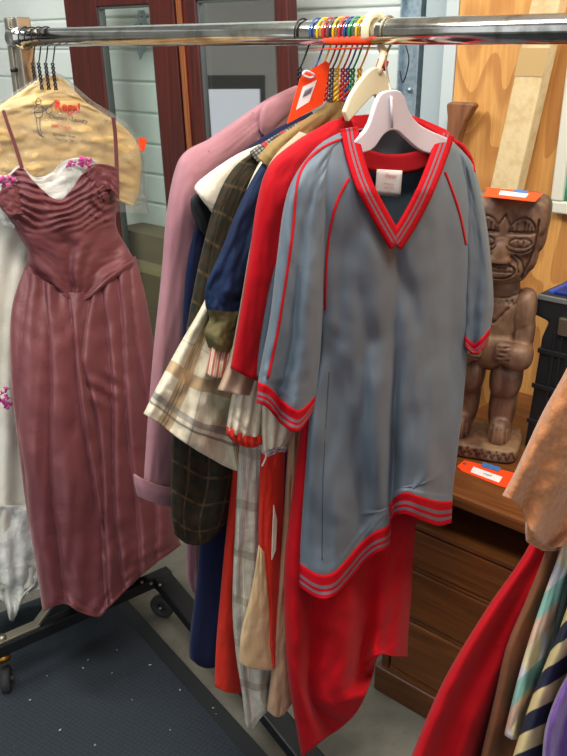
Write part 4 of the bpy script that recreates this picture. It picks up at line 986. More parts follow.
bd = loft('bodice', gd_pl, [[(0, 187), (20, 168), (34, 182), (60, 200), (84, 172), (96, 164), (118, 170)], [(2, 206), (22, 196), (44, 206), (62, 214), (84, 198), (100, 192), (117, 198)], [(14, 228), (36, 232), (60, 240), (90, 232), (116, 226)],
                           [(28, 252), (46, 260), (66, 266), (96, 258), (126, 246)], [(26, 270), (48, 282), (68, 292), (86, 290), (110, 272), (133, 258)], [(25, 276), (50, 292), (70, 300), (88, 298), (112, 280), (136, 264)]], M['maroon'], mg,
          ths=[.05, .055, .045, .04, .042, .042], disp=bod, nu=90, nv=90, power=.7, wr=.004, seed=151)
EDG = [[(-5, 270), (-30, 620)], [(31, 275), (16, 430), (46, 620)], [(47, 285), (50, 430), (64, 620)], [(66, 292), (86, 420), (98, 520), (108, 620)], [(92, 294), (84, 360), (96, 420), (112, 620)],
       [(104, 285), (112, 420), (124, 620)], [(116, 275), (130, 430), (142, 620)], [(128, 262), (150, 420), (162, 620)], [(150, 262), (190, 420), (196, 620)]]
def xat(P, y):
    for a, b in zip(P[:-1], P[1:]):
        if y <= b[1]: break
    f = (y - a[1]) / (b[1] - a[1]); return a[0] + (b[0] - a[0]) * f
AMP = [.01, .016, .022, .016, .020, .014, .018, .014, .012]
def skd(px, py, s, v):
    xs = [xat(e_, py) + 2.5 * math.sin(py / 37 + i_ * 2) for i_, e_ in enumerate(EDG)]; d = 0
    for i_ in range(len(xs) - 1):
        if xs[i_] <= px < xs[i_ + 1] and xs[i_ + 1] > xs[i_]:
            f = (px - xs[i_]) / (xs[i_ + 1] - xs[i_]); A_ = AMP[i_] * (.35 + .65 * min(1, v * 2.5))
            d += A_ * (math.sin(PI * f ** .5) * 1.25 - .6)
            break
    d += .018 * noise.noise(Vector((px / 30, v * 2.2, 11))) + .006 * noise.noise(Vector((px / 11 + v * 2, v * 5, 4)))
    d += .005 * math.sin(px / 2.4) * max(0, 1 - v * 8)
    d += .008 * max(0, 1 - ((px - 104) ** 2 + (py - 388) ** 2) / 500) * math.sin((py - px * .6) / 3.0)
    return d
loft('skirt', gd_pl.shift(.0), [[(25, 268), (50, 284), (70, 292), (88, 290), (112, 272), (135, 256)], [(12, 310), (44, 330), (74, 334), (104, 326), (146, 300)], [(11, 370), (44, 390), (78, 394), (112, 386), (158, 370)], [(18, 440), (52, 460), (86, 462), (120, 450), (167, 430)],
                          [(27, 510), (62, 534), (94, 536), (128, 516), (174, 490)], [(37, 570), (70, 590), (98, 590), (134, 560), (178, 535)], [(43, 611), (64, 604), (78, 611), (98, 617), (108, 608), (128, 588), (150, 568), (181, 545)]], M['maroon'], mg,
     ths=[.038, .06, .07, .075, .08, .085, .09], offs=[0, .02, .05, .08, .11, .13, .14], folds=(), disp=skd, nu=130, nv=100, power=.7, wr=.008, seed=152)
loft('lining', gd_pl.shift(-.012), [[(20, 168), (32, 176), (46, 188), (62, 192)], [(18, 186), (34, 192), (48, 200), (62, 204)], [(18, 204), (34, 208), (48, 212), (62, 214)]], plain('rose_lining', '#9b5d60', .5), mg, th=.02, nu=24, nv=16, seed=155, label='paler rose lining')
# waist seam, front drape, knot and straps
strip('waist_seam', bvh(bd), gd_pl, [(26, 272), (48, 287), (69, 297), (87, 295), (111, 277), (134, 261)], [1.6, 1.6, 1.6], M['maroon'], mg, off=.003, n=40, nw=3, thick=.003)
loft('bust_drape', gd_pl.shift(.05), [[(86, 176), (92, 166), (102, 164), (118, 168)], [(92, 184), (98, 178), (108, 176), (119, 182)], [(98, 194), (106, 190), (112, 190), (119, 200)]], M['maroon'], mg, th=.012, folds=((3, .003, 0, 1, 0),), nu=30, nv=20, wr=.004, seed=153)
loft('bust_drape', gd_pl.shift(.045), [[(-4, 196), (4, 188), (12, 186), (20, 190)], [(0, 206), (6, 202), (14, 200), (22, 204)], [(8, 216), (12, 216), (18, 214), (24, 214)]], M['maroon'], mg, th=.012, nu=26, nv=20, wr=.004, seed=154)
strip('strap', None, gd_pl.shift(.035), [(22, 168), (15, 145), (8, 125), (3, 110)], [1.8, 1.7, 1.6], M['maroon'], mg, off=0, n=24, nw=3, thick=.0015)
strip('strap', None, gd_pl.shift(.040), [(117, 172), (116, 150), (115, 132), (113, 117)], [1.9, 1.8, 1.8], M['maroon'], mg, off=0, n=24, nw=3, thick=.0015)

# ================================================================= TAGS
# big orange tag on the rail
tg = thing('price_tag', 'large orange price tag tied to the hangers above the pink coat', 'tag', railpl(318).hit(312, 90))
tpn = railpl(320, (.86, .50), .03)
c4 = [tpn.hit(x, y) for x, y in ((288, 123), (322, 104), (329, 63), (325, 61), (307, 72), (301, 80))]
flat('card', [(287, 124), (323, 104), (330, 64), (326, 61), (305, 73), (300, 79)], tpn, M['paper_orange'], tg, .0008)
flat('sticker', [(296, 110), (309, 102), (317, 80), (303, 87)], tpn, M['paper_white'], tg, .0004, .0008)
for k in range(9):
    f = k / 9; a = tpn.hit(300.5 + k * .95 + 2.2, 97.5 - k * .52, .0016); b = tpn.hit(303 + k * .95 + 2.2, 90.5 - k * .52, .0016)
    tube('barcode_bar', [a, b], .00035 + .0002 * (k % 2), M['ink'], tg, seg=4)
text('2', .006, tpn.hit(312, 99, .0018), tpn.hit(320, 94) - tpn.hit(312, 99), Vector((0, 0, 1)), M['ink'], tg)
tube('string', curve([tpn.hit(310, 78, .003), tpn.hit(303, 75, .006), tpn.hit(306, 71, .006), tpn.hit(314, 75, .003), tpn.hit(310, 78, .003)], 24), .0018, M['cord_white'], tg, seg=6)
# flat tag lying against the underside of the rail
t2 = thing('price_tag', 'orange tag lying flat on top of the coloured hanger necks', 'tag', T(tpx(350), -.01, RZ - .03))
ta, tb_ = tpx(318, 42), tpx(372, 42)
vs = [T(ta, -.022, RZ - .024), T(ta + .03, -.040, RZ - .0235), T(tb_, -.036, RZ - .021), T(tb_, .02, RZ - .021), T(ta + .03, .016, RZ - .0235)]
o = link('card', vs + [v - Vector((0, 0, .001)) for v in vs], [(0, 1, 2, 3, 4), (9, 8, 7, 6, 5)] + [(i, 5 + i, 5 + (i + 1) % 5, (i + 1) % 5) for i in range(5)], M['paper_orange'], t2, smooth=False)

# ================================================================= DESK
M['walnut'] = wood('walnut_stain', '#6b3d1e', '#7f4c24', '#47260f', .3, (3, 60, 60), 2.5, (0, 0, -math.atan2(RD.y, RD.x)), 1.0)
M['walnut_dark'] = wood('walnut_case', '#5a331a', '#6a3e20', '#3a1f0e', .35, (3, 60, 60), 2.5, (0, 0, -math.atan2(RD.y, RD.x)), 1.0)
DFb = .335
fz = wallpl(DFb - .01).hit(450, 492).z
ZD = fz + .006
dt0 = tpx(385, 600, DFb); dt1 = dt0 + 1.3
dk = thing('chest_of_drawers', 'dark walnut chest of drawers with the carved figure standing on it', 'chest of drawers', T(dt0 + .6, .6, 0))
boxt('top', dt0 - .02, dt1, DFb - .025, PB - .005, ZD - .03, ZD, M['walnut'], dk, bev=.008)
boxt('side_panel', dt0, dt0 + .02, DFb, PB - .01, .06, ZD - .03, M['walnut_dark'], dk); boxt('side_panel', dt1 - .03, dt1 - .01, DFb, PB - .01, .06, ZD - .03, M['walnut_dark'], dk)
boxt('back_panel', dt0, dt1 - .01, PB - .025, PB - .012, .06, ZD - .03, M['walnut_dark'], dk, bev=0)
boxt('plinth', dt0 - .012, dt1, DFb - .014, PB - .01, 0, .075, M['walnut_dark'], dk, bev=.005)
z_ = [.085]
hts = [.172, .146, .112]
zc = .085
for i, h in enumerate(hts):
    boxt('drawer_divider', dt0 + .02, dt1 - .03, DFb + .004, DFb + .3, zc - .012, zc - .002, M['walnut'], dk, bev=.002)
    dr = boxt('drawer', dt0 + .024, dt1 - .034, DFb + .002, DFb + .45, zc, zc + h - .014, M['walnut'], dk, bev=.004)
    for s in (.3, .7):
        tt_ = dt0 + (dt1 - dt0) * s; tube('knob', [T(tt_, DFb + .004, zc + h / 2), T(tt_, DFb - .010, zc + h / 2), T(tt_, DFb - .020, zc + h / 2), T(tt_, DFb - .028, zc + h / 2)], .01, M['walnut_dark'], dr, seg=12, rs=[.006, .006, .014, .010])
    zc += h
boxt('open_shelf', dt0 + .02, dt1 - .03, DFb + .0, DFb + .45, zc - .010, zc + .004, M['walnut'], dk, bev=.003)

# ---- things on it
def deskhit(px, py): return hitz(px, py, ZD)
M['tiki'] = MB('carved_wood', .5); mm = M['tiki']; v = mm.coord('Object', (1, 1, 1))
mp = mm.n('ShaderNodeMapping'); mp.inputs['Scale'].default_value = (30, 30, 8); mm.l(v, mp.inputs[0])
n1 = mm.noise(mp.outputs[0], 1, 5, .6, .8); n2 = mm.noise(v, 8, 3)
cc = mm.mix(mm.smooth(n1, .35, .65), '#56382a', '#7a5942'); cc = mm.mix(mm.math('MULTIPLY', mm.smooth(n2, .48, .68), .6), cc, '#a5835f')
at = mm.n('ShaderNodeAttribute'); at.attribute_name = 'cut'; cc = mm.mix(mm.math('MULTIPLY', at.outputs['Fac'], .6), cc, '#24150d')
mm.color(cc); mm.bump(mm.math('ADD', n1, mm.math('MULTIPLY', n2, 2)), .6, .005); M['tiki'] = mm.m
foot = deskhit(478, 446)
FX = Vector((.93, -.36, 0)); FY = Vector((.36, .93, 0))                       # the figure's right-hand side and its back
tk = thing('carved_statue', 'carved dark wood tiki figure with big grimacing face on the walnut chest', 'statue', foot)
topz = PL((foot.x, foot.y), tuple(FX[:2])).hit(515, 193).z - ZD
SC = topz / .65
def blob(parts, name, cuts=(), voxel=.0035, smooth_n=4, dispf=None):
    """parts: (center, radii, power) superellipsoids in figure space; fused into one surface, then carved"""
    bm = bmesh.new()
    for c, r, pw_ in parts:
        n1_, n2_ = 20, 28; ring = []
        for i in range(n1_ + 1):
            ph = -PI / 2 + PI * i / n1_; row = []
            for j in range(n2_):
                th = 2 * PI * j / n2_
                f = lambda a: math.copysign(abs(a) ** pw_, a)
                row.append(bm.verts.new((c[0] + r[0] * f(math.cos(ph)) * f(math.cos(th)), c[1] + r[1] * f(math.cos(ph)) * f(math.sin(th)), c[2] + r[2] * f(math.sin(ph)))))
            ring.append(row)
        for i in range(n1_):
            for j in range(n2_):
                bm.faces.new((ring[i][j], ring[i][(j + 1) % n2_], ring[i + 1][(j + 1) % n2_], ring[i + 1][j]))
    bmesh.ops.remove_doubles(bm, verts=bm.verts, dist=1e-5)
    me = bpy.data.meshes.new(name); bm.to_mesh(me); bm.free()
    ob = bpy.data.objects.new('tmp', me); COL.objects.link(ob)
    rm = ob.modifiers.new('r', 'REMESH'); rm.mode = 'VOXEL'; rm.voxel_size = voxel
    sm = ob.modifiers.new('s', 'SMOOTH'); sm.iterations = smooth_n; sm.factor = .5
    dg = bpy.context.evaluated_depsgraph_get(); m2 = bpy.data.meshes.new_from_object(ob.evaluated_get(dg))
    bpy.data.objects.remove(ob); bpy.data.meshes.remove(me)
    cutv = [0.0] * len(m2.vertices)
    for v_ in m2.vertices:
        x, y, z_ = v_.co
        nx, ny, nz = v_.normal
        if ny < .25:
            best = 0; dep = 0
            for path, w, dp_ in cuts:
                for a_, b_ in zip(path[:-1], path[1:]):
                    dx, dz = b_[0] - a_[0], b_[1] - a_[1]; L2 = dx * dx + dz * dz; f = max(0, min(1, ((x - a_[0]) * dx + (z_ - a_[1]) * dz) / L2)) if L2 else 0
                    dd = math.hypot(x - a_[0] - f * dx, z_ - a_[1] - f * dz)
                    if dd < w:
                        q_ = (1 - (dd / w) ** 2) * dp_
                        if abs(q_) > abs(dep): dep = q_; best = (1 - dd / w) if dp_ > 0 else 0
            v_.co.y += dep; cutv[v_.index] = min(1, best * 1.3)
    P_ = [foot + (FX * (v_.co.x + .030 * v_.co.z) + FY * v_.co.y) * SC + Vector((0, 0, v_.co.z * SC)) for v_ in m2.vertices]
    o = link(name, P_, [tuple(p.vertices) for p in m2.polygons], M['tiki'], tk)
    at_ = o.data.attributes.new('cut', 'FLOAT', 'POINT'); at_.data.foreach_set('value', cutv)
    bpy.data.meshes.remove(m2); return o
def arc(cx, cz, rx, rz, a0, a1, n=12): return [(cx + rx * math.cos(a0 + (a1 - a0) * i / n), cz + rz * math.sin(a0 + (a1 - a0) * i / n)) for i in range(n + 1)]
cuts = []
for s in (-1, 1):
    cx = s * .040
    cuts.append((arc(cx, .572, .028, .034, 0, PI), .0028, .006))                 # brow arc
    cuts.append(([(cx - .028, .572), (cx + .028, .572)], .0045, .010))
    for k in range(6): cuts.append(([(cx - .020 + k * .008, .576), (cx - .020 + k * .008 * 1.0, .576 + .022 * math.sin(PI * (k + .9) / 6.8))], .0018, .005))
    cuts.append((arc(cx, .549, .024, .011, 0, 2 * PI, 20), .0022, .005)); cuts.append((arc(cx, .549, .007, .008, 0, 2 * PI, 10), .0016, .004))
    cuts.append((arc(cx, .545, .028, .020, PI * 1.05, PI * 1.95), .0020, .005))
    cuts.append(([(s * .030, .520), (s * .048, .505), (s * .055, .480)], .0022, .005)); cuts.append(([(s * .022, .518), (s * .038, .500), (s * .044, .478)], .0022, .005))
    cuts.append(([(s * .072, .60), (s * .071, .55), (s * .062, .50), (s * .050, .462)], .003, .008))   # ear line
cuts.append(([(-.012, .590), (0, .612), (.012, .590)], .0025, .007)); cuts.append(([(-.02, .575), (-.010, .590)], .002, .005)); cuts.append(([(.02, .575), (.010, .590)], .002, .005))
cuts.append((arc(0, .482, .036, .018, 0, 2 * PI, 22), .003, .010))
for k in range(-2, 3): cuts.append(([(k * .012, .470), (k * .012, .494)], .0016, .006))
cuts.append(([(-.032, .482), (.032, .482)], .0016, .006))
blob([((0, 0, .575), (.082, .070, .078), .62), ((0, .002, .51), (.070, .062, .072), .7), ((0, -.058, .525), (.020, .030, .036), .8), ((0, -.070, .508), (.026, .018, .014), .9), ((0, -.050, .482), (.044, .024, .028), .9),
      ((-.060, .01, .575), (.032, .048, .058), .55), ((.060, .01, .575), (.032, .048, .058), .55), ((-.054, -.004, .530), (.026, .040, .056), .6), ((.054, -.004, .530), (.026, .040, .056), .6), ((0, .01, .60), (.094, .066, .052), .5), ((0, -.05, .583), (.062, .020, .012), .8)], 'head', cuts, .003, 3)
tc = [([(-.05, .418), (-.02, .408), (.02, .408), (.05, .418)], .003, .006)]
for k in range(-4, 5): tc.append(([(k * .012, .404), (k * .012 + .006, .392), (k * .012 + .012, .404)], .0018, .004))
tc.append(([(-.03, .385), (0, .345), (.03, .385)], .003, .006))
blob([((0, .012, .36), (.064, .046, .085), .8), ((0, .012, .43), (.048, .044, .04), .9), ((0, .01, .27), (.070, .052, .055), .75)], 'torso', tc, .004, 3)
for s in (-1, 1):
    ac = [([(s * (.022), .262 + k * .011), (s * (.050), .266 + k * .011)], .0018, .005) for k in range(4)]
    blob([((s * .066, .010, .372), (.028, .042, .056), .8), ((s * .072, .006, .315), (.026, .034, .060), .8), ((s * .066, -.022, .268), (.038, .044, .034), .75), ((s * .036, -.048, .280), (.024, .020, .028), .75)], 'arm', ac, .004, 2)
    lc_ = [([(s * .050 + (k - 1.5) * .011, .030), (s * .050 + (k - 1.5) * .011, .085)], .0018, .007) for k in range(4)]
    blob([((s * .046, .002, .20), (.040, .052, .052), .75), ((s * .046, .012, .13), (.034, .042, .078), .7), ((s * .050, -.012, .060), (.028, .052, .042), .8)], 'leg', lc_, .004, 2)
pc = []
for k in range(-5, 6): pc += [([(k * .018 - .009, .008), (k * .018, .030)], .002, .006), ([(k * .018, .030), (k * .018 + .009, .008)], .002, .006)]
blob([((0, .0, .019), (.105, .085, .021), .35)], 'plinth', pc, .004, 1)
# tag on its head
hz = foot.z + .652 * SC
hc = foot + FX * 0.0
hg2 = thing('price_tag', 'orange tag with white sticker lying on the carved figure\'s head', 'tag', Vector((hc.x, hc.y, hz)))
thp = [hitz(484, 196, hz + .004), hitz(535, 201.5, hz + .004), hitz(543, 193.5, hz + .004), hitz(487, 187, hz + .004)]
sheet('card', thp, M['paper_orange'], hg2, .001)
def lerp4(P, u, v): return (P[0] * (1 - u) + P[1] * u) * (1 - v) + (P[3] * (1 - u) + P[2] * u) * v
up_ = Vector((0, 0, .0006))
sheet('sticker', [lerp4(thp, .27, .30) + up_, lerp4(thp, .78, .30) + up_, lerp4(thp, .78, .75) + up_, lerp4(thp, .27, .75) + up_], M['paper_white'], hg2, .0005)
sheet('tape', [lerp4(thp, .5, .72) + up_ * 1.5, lerp4(thp, .74, .72) + up_ * 1.5, lerp4(thp, .74, 1.05) + up_ * 1.5, lerp4(thp, .5, 1.05) + up_ * 1.5], M['tape_blue'], hg2, .0004)
# tag on the desk
dg_ = thing('price_tag', 'orange tag with a notched end taped on the walnut top', 'tag', deskhit(500, 475))
zt = ZD + .0016
pts = [hitz(x, y, zt) for x, y in ((457, 466), (465, 460), (515, 473), (540, 482), (534, 494), (500, 486), (462, 471))]
n = len(pts); link('card', pts + [p - Vector((0, 0, .001)) for p in pts], [tuple(range(n))[::-1], tuple(range(n, 2 * n))] + [(i, (i + 1) % n, n + (i + 1) % n, n + i) for i in range(n)], M['paper_orange'], dg_, smooth=False)
sheet('sticker', [hitz(x, y, zt + .0006) for x, y in ((470.5, 472), (499, 482.5), (502.5, 477), (473.5, 466.5))], M['paper_white'], dg_, .0004)
sheet('tape', [hitz(x, y, zt + .0012) for x, y in ((481, 466), (498.5, 471.5), (501, 467.5), (483, 462))], M['tape_blue'], dg_, .0004)
dx = hitz(495, 478, zt) - hitz(480, 473, zt); up2 = Vector((-dx.y, dx.x, 0)); 
text('1069', .011, hitz(487, 474.7, zt + .0012), dx, up2, M['ink'], dg_)
tube('eyelet', [hitz(464.5, 464, zt + .0004), hitz(464.5, 464, zt + .0012)], .0035, M['ink'], dg_, seg=12)
# long cardboard-wrapped post leaning on the plywood
M['post'] = MB('pale_board', .8); mm = M['post']; vv = mm.coord(); mm.color(mm.mix(mm.smooth(mm.noise(vv, 30, 5, .7), .4, .7), '#d8c193', '#c8ac7a')); M['post'] = mm.m
lb = thing('leaning_box', 'tall pale cardboard tube box leaning against the plywood behind the figure', 'box', T(tpx(500, 300, .8), .8, ZD))
pf = wallpl(PB - .075)
Lt = pf.hit(527, 20); Lb = pf.hit(481, 228); Rt = pf.hit(555.5, 20); Rb = pf.hit(505, 240)
def ext(a, b, zt_): return a + (b - a) * ((zt_ - a.z) / (b.z - a.z))
zt0, zt1 = ZD + .001, Lt.z + .12
f4 = [ext(Lt, Lb, zt0), ext(Rt, Rb, zt0), ext(Lt, Lb, zt1), ext(Rt, Rb, zt1)]
bkv = BK * .045
hexa('carton', [f4[0], f4[1], f4[1] + bkv, f4[0] + bkv, f4[2], f4[3], f4[3] + bkv, f4[2] + bkv], M['post'], lb, .003)
def q(a, b, k): return a + (b - a) * k
ka, kb = (pf.hit(512, 76).z - zt0) / (zt1 - zt0), (pf.hit(516, 48).z - zt0) / (zt1 - zt0)
fr = -BK * .0012
hexa('tape_band', [q(f4[0], f4[2], ka) + fr - RD * .001, q(f4[1], f4[3], ka) + fr + RD * .001, q(f4[1], f4[3], ka) + RD * .001, q(f4[0], f4[2], ka) - RD * .001, q(f4[0], f4[2], kb) + fr - RD * .001, q(f4[1], f4[3], kb) + fr + RD * .001, q(f4[1], f4[3], kb) + RD * .001, q(f4[0], f4[2], kb) - RD * .001], plain('brown_tape', '#bb9c68', .4), lb, 0)
# wooden paddle handle
M['paddle'] = wood('paddle_wood', '#8c5b3c', '#7a4c30', '#5b3420', .4, (60, 60, 6), 2)
pd_pl = wallpl(PB - .045)
pdl = thing('wooden_paddle', 'brown wooden paddle with flared grip standing behind the grey jersey', 'paddle', pd_pl.hit(455, 170))
flatz('grip', [(446, 104), (450, 102), (472, 103), (474, 106), (470, 112), (464, 122), (459, 136), (456, 150), (444, 148), (446, 134), (447, 118)], pd_pl, M['paddle'], pdl, .03, .015, bv=.006)
g0 = pd_pl.hit(451, 148); tube('shaft', [g0, Vector((g0.x, g0.y, ZD + .26))], .015, M['paddle'], pdl, seg=14)
hexa('blade', [Vector((g0.x, g0.y, 0)) + RD * a_ + BK * b_ + Vector((0, 0, c_)) for c_ in (ZD + .002, ZD + .28) for a_, b_ in ((-.055, -.012), (.055, -.012), (.055, .012), (-.055, .012))], M['paddle'], pdl, .008)
# framed picture at the right edge
fp_pl = wallpl(PB - .03)
pc_ = thing('picture_frame', 'white-framed picture with green art hanging on the plywood at right', 'picture', fp_pl.hit(567, 150))
fl0 = tpx(549, 210, PB - .03); zlo = fp_pl.hit(552, 213).z; tf1 = fl0 + .45; zhi = zlo + .42
fs_ = .030
M['frame_w'] = plain('frame_paint', '#cfccbc', .5)
lean = -.03
boxt('frame_rail', fl0, tf1, PB - .030, PB - .004, zlo, zlo + fs_, M['frame_w'], pc_, bev=.004); boxt('frame_rail', fl0, tf1, PB - .030, PB - .004, zhi - fs_, zhi, M['frame_w'], pc_, bev=.004)
boxt('frame_stile', fl0, fl0 + fs_, PB - .030, PB - .004, zlo + fs_, zhi - fs_, M['frame_w'], pc_, bev=.004); boxt('frame_stile', tf1 - fs_, tf1, PB - .030, PB - .004, zlo + fs_, zhi - fs_, M['frame_w'], pc_, bev=.004)
mt_ = MB('green_art', .5); vv = mt_.coord(); mt_.color(mt_.mix(mt_.smooth(mt_.noise(vv, 22, 4), .4, .6), '#1f6b4a', '#4fa585')); 
boxt('artwork', fl0 + fs_, tf1 - fs_, PB - .018, PB - .006, zlo + fs_, zhi - fs_, mt_.m, pc_, bev=0)
# black case with blue insert
M['black_plastic'] = plain('black_plastic', '#1c2022', .5); M['blue_plastic'] = plain('blue_plastic', '#1f55c8', .4)
tcp = wallpl(.62)
bc = thing('tool_case', 'black plastic case standing on end with bright blue tray at top', 'case', tcp.hit(550, 430))
cb_ = .62; c0 = tpx(527, 430, cb_); zc0 = ZD + .001
ztop = tcp.hit(540, 291).z
def prism(name, prof, b0, b1, mat, par, bv=.004):
    """profile in (t, z), extruded from b0 to b1"""
    n = len(prof); vs = [T(t_, b0, z_) for t_, z_ in prof] + [T(t_, b1, z_) for t_, z_ in prof]
    fs = [tuple(range(n)), tuple(range(2 * n - 1, n - 1, -1))] + [(i, n + i, n + (i + 1) % n, (i + 1) % n) for i in range(n)]
    o = link(name, vs, fs, mat, par, smooth=False); bm = bmesh.new(); bm.from_mesh(o.data); bmesh.ops.recalc_face_normals(bm, faces=bm.faces); bm.to_mesh(o.data); bm.free()
    if bv: bevel(o, bv)
    return o
def tz(x, y): h = tcp.hit(x, y); return tb(h)[0], h.z
pr_ = [tz(523, 452), tz(541, 338), tz(548, 322), tz(532, 314), tz(538, 293)]
tR = pr_[0][0] + .22
pr_[0] = (pr_[0][0], zc0)
prism('shell', pr_ + [(tR, ztop), (tR, zc0)], cb_, cb_ + .17, M['black_plastic'], bc, .006)
a0 = tz(541, 296); a1 = tz(552, 285)
boxt('tray', a0[0] + .004, a0[0] + .085, cb_ + .02, cb_ + .12, a0[1] - .02, a0[1] + .010, M['blue_plastic'], bc, bev=.005, label='bright blue tray')
boxt('tray_rim', a0[0] - .006, a0[0] + .10, cb_ - .004, cb_ + .012, a0[1] - .008, a0[1] + .004, plain('grey_rim', '#6d7272', .5), bc, bev=.002)
boxt('tray_shade_slab', a0[0] + .022, a0[0] + .080, cb_ + .014, cb_ + .10, a0[1] + .006, a0[1] + .013, plain('shaded_blue', '#12338f', .5), bc, bev=.002)  # solid slab, its darker blue paints the shade inside the tray
boxt('lid', a0[0] + .055, tR, cb_ + .01, cb_ + .16, ztop, ztop + .09, plain('grey_lid', '#3e403e', .5), bc, bev=.006)
bt_, bz = tz(560, 325); boxt('latch', bt_, bt_ + .03, cb_ - .012, cb_, bz - .02, bz + .02, M['dull_steel'], bc, bev=.003)
for i, (x, y) in enumerate(((541, 350), (535, 385), (530, 420))):
    ta_, za_ = tz(x, y); boxt('rib', ta_ - .006, tR - .01, cb_ - .006, cb_, za_ - .006, za_ + .006, M['black_plastic'], bc, bev=.002)
for i in range(3): ta_, za_ = tz(546 + i * 7, 400); boxt('groove_rib', ta_, ta_ + .006, cb_ - .005, cb_, ZD + .03, tz(548, 330)[1], M['black_plastic'], bc, bev=.001)

# ================================================================= RIGHT FOREGROUND GARMENTS
def pld(px, py, d, u): p = O + ray(px, py) * d; return PL((p.x, p.y), u)
RU = (.80, .60)
M['felt'] = cloth('tan_felt', '#bd7f53', '#ad7048', .95, 160, 420, .5, .3)
tc_ = thing('tan_cape', 'tan felt cape with wavy hem, nearest garment at the right edge', 'cape', pld(560, 450, .82, RU).hit(570, 420))
fpl_ = pld(540, 470, .84, RU)
loft('panel', fpl_, [[(640, 100), (680, 90), (720, 100)], [(604, 250), (650, 250), (700, 250)], [(580, 340), (620, 342), (680, 345)], [(566, 372), (606, 390), (670, 400)], [(545, 410), (590, 432), (660, 440)], [(528, 446), (576, 470), (655, 480)],
                     [(514, 476), (560, 504), (655, 510)], [(503, 496), (520, 506), (532, 533), (549, 548), (568, 546), (655, 545)]], M['felt'], tc_, ths=[.03, .05, .05, .045, .04, .035, .03, .028], folds=((3, .008, .4, 0, .5),), nu=60, nv=60, wr=.005, seed=161)
fw = loft('under_panel', fpl_.shift(-.045), [[(580, 400), (610, 410), (650, 420)], [(548, 470), (570, 480), (620, 490)], [(528, 515), (545, 520), (566, 522)], [(527, 541), (540, 549), (552, 551), (563, 548)]], M['felt'], tc_, th=.012, nu=24, nv=20, seed=162)
HANG = []
def under_rail(pl, rows, half):
    k = (pl.n.dot(pl.p) - pl.n.dot(A)) / pl.n.dot(RD); q = T(k, 0, RZ - .10); HANG.append(k)
    a, m, b = proj(q - pl.u * half), proj(q + Vector((0, 0, .02))), proj(q + pl.u * half)
    if a[0] < 590: return rows
    r0 = [a, m, b]; sh = m[0] - rows[0][1][0]
    return [r0, [(x + sh * .45, y) for x, y in rows[1]]] + rows[2:]
def fg(name, label, cat, d, rows, mat, th=.02, folds=((2, .006, .5, 0, .2),), part='skirt', u=RU, seed=1, wr=.004):
    pl = pld(520, 620, d, u); rows = under_rail(pl, rows, .09); r = thing(name, label, cat, pl.hit(*rows[0][0])); o = loft(part, pl, rows, mat, r, th=th, folds=folds, nu=40, nv=60, seed=seed, wr=wr); return r, o, pl
tops = lambda dx: [[(690 + dx, 110), (715 + dx, 108), (740 + dx, 110)], [(655 + dx, 260), (685 + dx, 262), (715 + dx, 264)], [(618 + dx, 380), (642 + dx, 385), (670 + dx, 390)]]
r, o, pl = fg('red_skirt', 'bright red flared skirt at lower right with a mid-height seam', 'skirt', 1.12, tops(-40) + [[(552, 480), (580, 490), (600, 500)], [(530, 545), (556, 556), (580, 566)], [(490, 605), (520, 625), (550, 650)], [(453, 665), (490, 690), (524, 710)], [(430, 712), (470, 735), (510, 750)], [(405, 775), (450, 800), (500, 810)]], M['red_wool'], .03, ((2.5, .012, .2, 0, .4),), seed=171)
strip('tier_seam', bvh(o), pl, [(478, 640), (488, 643), (500, 646), (512, 650)], .5, plain('seam_red', '#8f0716', .9), r, off=.001, n=12, nw=1, thick=.001)
M['brown'] = cloth('brown_cotton', '#8a583a', '#7c4d32', .9, 6, 500, .4)
fg('brown_skirt', 'plain brown cotton skirt between the red skirt and the pastel print', 'skirt', 1.04, tops(-25) + [[(562, 500), (580, 505), (600, 510)], [(546, 552), (566, 560), (590, 570)], [(527, 600), (550, 612), (575, 625)], [(508, 645), (534, 660), (560, 676)], [(495, 700), (524, 715), (550, 730)], [(476, 780), (510, 795), (545, 800)]], M['brown'], .022, seed=172)
def mat_print():
    m = MB('pastel_print', .7); uv = m.n('ShaderNodeUVMap'); v = uv.outputs[0]
    mp = m.n('ShaderNodeMapping'); mp.inputs['Scale'].default_value = (1, 1, 1); mp.inputs['Rotation'].default_value = (0, 0, .5); m.l(v, mp.inputs[0])
    s_ = m.n('ShaderNodeSeparateXYZ'); m.l(mp.outputs[0], s_.inputs[0])
    a = m.math('FRACT', m.math('MULTIPLY', m.math('ADD', s_.outputs[0], m.math('MULTIPLY', m.noise(m.coord(), 10), .03)), 11)); b = m.math('FRACT', m.math('MULTIPLY', s_.outputs[1], 9.0))
    c = m.mix(m.smooth(b, .30, .34), '#8fc0b4', '#dcb9a0'); c = m.mix(m.smooth(b, .60, .64), c, '#e2d3ac')
    tri = m.math('LESS_THAN', a, m.math('MULTIPLY', m.math('SUBTRACT', b, .55), 1.4)); c = m.mix(tri, c, '#d3cfd6')
    m.color(c); m.bump(m.noise(m.coord(), 15, 3), .2, .004); return m.m
fg('pastel_scarf', 'pastel aqua, peach and cream geometric print garment at lower right', 'dress', .97, tops(-10) + [[(572, 500), (584, 502), (600, 505)], [(560, 552), (578, 555), (594, 560)], [(546, 592), (565, 597), (585, 603)], [(530, 640), (548, 646), (566, 654)], [(517, 685), (532, 690), (548, 698)], [(505, 735), (512, 739), (521, 739), (528, 736)]], mat_print(), .014, ((1, .003, 0, 0, .2),), seed=173)
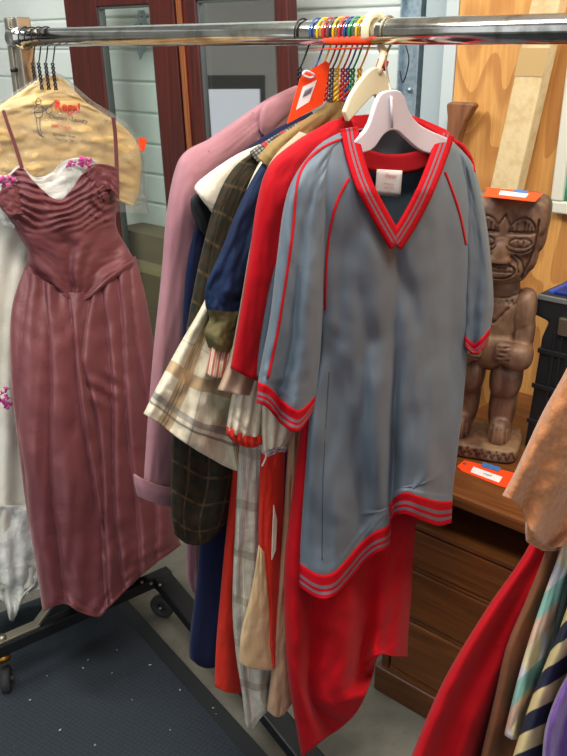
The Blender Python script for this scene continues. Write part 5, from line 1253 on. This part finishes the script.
M['navystripe'] = MB('navy_cream_stripe', .7); mm = M['navystripe']; uv = mm.n('ShaderNodeUVMap'); mp = mm.n('ShaderNodeMapping'); mp.inputs['Rotation'].default_value = (0, 0, .45); mm.l(uv.outputs[0], mp.inputs[0])
s_ = mm.n('ShaderNodeSeparateXYZ'); mm.l(mp.outputs[0], s_.inputs[0]); b = mm.math('FRACT', mm.math('MULTIPLY', s_.outputs[1], 16)); mm.color(mm.mix(mm.smooth(mm.math('ABSOLUTE', mm.math('SUBTRACT', b, .5)), .23, .27), '#d2bd88', '#1d2138')); M['navystripe'] = mm.m
fg('striped_dress', 'navy and cream diagonally striped dress at the lower right corner', 'dress', .90, tops(0) + [[(590, 520), (610, 524), (625, 528)], [(576, 580), (598, 586), (620, 592)], [(562, 625), (585, 632), (610, 640)], [(546, 665), (570, 676), (600, 684)], [(530, 706), (560, 720), (590, 730)], [(508, 775), (545, 790), (580, 800)]], M['navystripe'], .018, ((1.5, .005, 0, 0, .2),), seed=174)
M['purple'] = cloth('purple_satin', '#7c53a4', '#6a4392', .5, 6, 500, .6, .3)
fg('purple_dress', 'purple satin dress hem in the lower right corner', 'dress', .84, tops(14) + [[(620, 520), (640, 524), (660, 528)], [(604, 600), (626, 606), (650, 612)], [(580, 655), (610, 664), (640, 674)], [(560, 690), (590, 704), (625, 716)], [(546, 730), (578, 744), (615, 756)], [(542, 780), (575, 795), (610, 800)]], M['purple'], .02, ((2.5, .010, .4, 0, .3),), seed=175)
fg('dark_dress', 'dark teal dress barely visible between pastel print and striped dress', 'dress', .93, tops(-5) + [[(580, 520), (592, 524), (604, 528)], [(566, 580), (580, 584), (594, 590)], [(552, 640), (564, 644), (578, 650)], [(536, 690), (548, 694), (560, 700)], [(520, 745), (535, 748), (550, 752)]], plain('dark_teal_cloth', '#22302e', .85), .012, (), seed=176)
# their hangers beyond the frame
for i, k_ in enumerate(sorted(HANG)[-4:]):
    wire_hanger(k_, M['wire_dark'], ['dark wire hanger right of the frame, nearest the view', 'dark wire hanger right of the frame, second along', 'dark wire hanger right of the frame, third along', 'dark wire hanger right of the frame, last along'][i], 'wire hangers at the right rail end', (.8, .6), lean=0, wid=.10, zdrop=.10)
